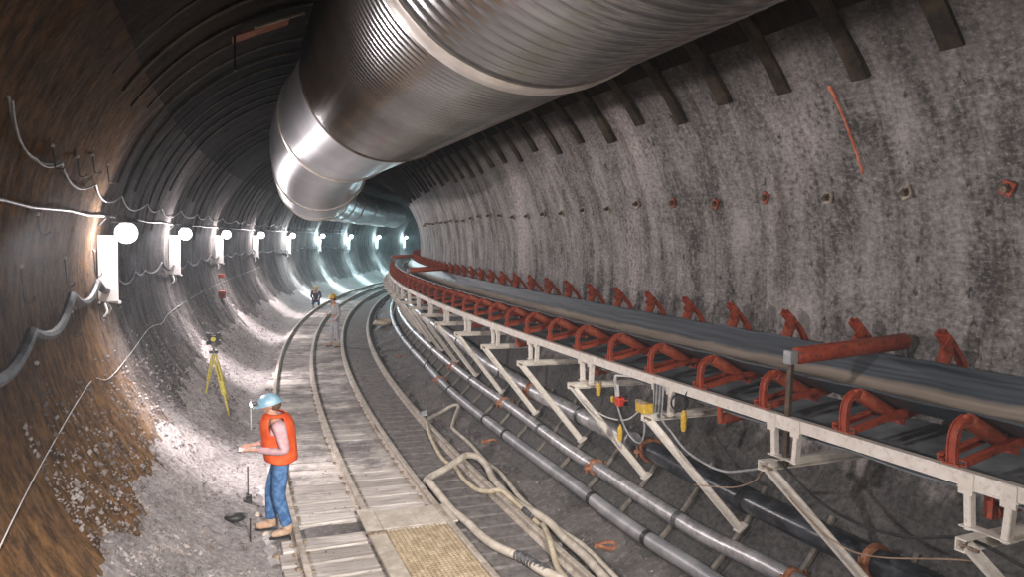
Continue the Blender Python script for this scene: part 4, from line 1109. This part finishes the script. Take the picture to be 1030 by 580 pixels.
    if mats.get('sticker'):
        b = MB(); b.ball(hc + hdir*.02 - sd*.085 + hup*.06, .035, 10, 6, (1, .5, 1)); b.build('sticker', M['hatstripe'], he, smooth=True)
        b = MB(); b.cyl(hc + hdir*.12 + hup*.045, hc + hdir*.175 + hup*.04, .034, 14); l_ = b.build('cap_lamp', M['graydark'], he, smooth='auto')
        b = MB(); b.ball(hc + hdir*.178 + hup*.04, .032, 12, 8, (.6, 1, 1)); b.build('lamp_lens', M['headlamp'], l_, smooth=True)
    # --- eyes, mouth, hair
    for k in (1, -1):
        b = MB(); b.ball(F(.078, k*.032, .008), .012, 10, 6); b.build('eye', M['hatstripe'], t, smooth=True)
    b = MB(); b.ball(F(-.045, 0, .0), .082, 14, 8, (.9, 1.0, .95)); b.build('hair', M['hair'], t, smooth=True)
    tag(t, label, 'person')
    return t
wx, wy = T(9.6, 1.03, 0).xy
fz = .025
pose = dict(hip=(-.01, 0, .95), chest=(.02, 0, 1.27), neck=(.055, 0, 1.46), head=(.10, 0, 1.60), look=(1, 0, -.28),
            elbow={1: (-.05, .29, 1.10), -1: (-.02, -.29, 1.10)}, wrist={1: (.24, .10, 1.09), -1: (.25, -.10, 1.10)}, hand={1: (.9, -.25, .05), -1: (.9, .2, .05)},
            knee={1: (.02, .12, .52), -1: (.09, -.11, .52)}, ankle={1: (-.07, .14, .108), -1: (.09, -.12, .108)}, toe={1: .15, -1: -.2}, curl=.6)
man = person((wx, wy, fz), PI + .32, pose, dict(trousers='denim', shirt='shirt', vest='vest', hat='hat', sticker=True), 'worker in orange vest, jeans and pale blue hard hat standing beside the left rail', wide=1.16)
man_R = Matrix.Translation((wx, wy, fz)) @ Matrix.Rotation(PI+.32, 4, 'Z')
t = empty('clipboard', man_R @ Vector((.40, 0, 1.075)), (0, 0, PI+.32))
b = MB(); b.box(-.12, .10, -.10, .10, -.006, .006); b.build('board', M['graydark'], t, bevel=.003)
b = MB(); b.box(-.11, .085, -.09, .09, .006, .010); b.build('paper', M['conc'], t)
tag(t, 'small clipboard held flat in the hands of the orange-vested worker', 'clipboard')
pose2 = dict(pose); pose2.update(elbow={1: (-.02, .27, 1.08), -1: (.0, -.27, 1.08)}, wrist={1: (.14, .24, .88), -1: (.2, -.16, 1.05)}, look=(1, 0, -.1))
px, py = T(25.9, 2.80, 0).xy
person((px, py, .05), PI*1.2, pose2, dict(trousers='paleshirt', shirt='paleshirt', vest=None, hat='haty'), 'faint worker in pale overalls and yellow hat standing between far rails')
pose3 = dict(hip=(-.15, 0, .36), chest=(.0, 0, .66), neck=(.06, 0, .84), head=(.11, 0, .98), look=(1, 0, -.3), elbow={1: (.18, .24, .56), -1: (.18, -.24, .56)}, wrist={1: (.36, .12, .46), -1: (.36, -.12, .46)}, hand={1: (.9, 0, -.2), -1: (.9, 0, -.2)},
             knee={1: (.26, .14, .46), -1: (.26, -.14, .46)}, ankle={1: (.02, .14, .108), -1: (.02, -.14, .108)})
q = T(40.9, .90, 0)
person((q.x, q.y, floor_z(40.9, .90)), -1.3, pose3, dict(trousers='denim', shirt='darkcloth', vest=None, hat='haty'), 'tiny far worker crouching by the left rail in blue with yellow hat')

# ------------------------------------------------------------------ camera, world, colour
cam = bpy.data.cameras.new('camera'); co = bpy.data.objects.new('camera', cam); COL.objects.link(co)
F_PX, PITCH, ROLL = 762.9, .0649, .0163
cam.sensor_fit = 'HORIZONTAL'; cam.sensor_width = 36; cam.lens = F_PX/1030*36; cam.clip_end = 300; cam.clip_start = .05
fw = Vector((0, math.cos(PITCH), -math.sin(PITCH))); up0 = Vector((0, math.sin(PITCH), math.cos(PITCH))); r0 = Vector((1, 0, 0))
c, s = math.cos(ROLL), math.sin(ROLL)
xr = r0*c + up0*s; yu = -r0*s + up0*c
m = Matrix((xr, yu, -fw)).transposed().to_4x4(); m.translation = (0, 0, 3.7); co.matrix_world = m
SC.camera = co
w = bpy.data.worlds.new('world'); SC.world = w; w.use_nodes = True
w.node_tree.nodes['Background'].inputs[0].default_value = (.5, .5, .55, 1); w.node_tree.nodes['Background'].inputs[1].default_value = .0
vs_ = w.node_tree.nodes.new('ShaderNodeVolumeScatter'); vs_.inputs['Density'].default_value = .002; vs_.inputs['Anisotropy'].default_value = .3; vs_.inputs['Color'].default_value = (.8, .92, 1, 1)
w.node_tree.links.new(vs_.outputs[0], w.node_tree.nodes['World Output'].inputs['Volume'])
SC.view_settings.view_transform = 'Standard'; SC.view_settings.look = 'None'; SC.view_settings.gamma = 1; SC.view_settings.use_curve_mapping = False
SC.view_settings.exposure = 0.16
SC.cycles.max_bounces = 6; SC.cycles.sample_clamp_indirect = 6
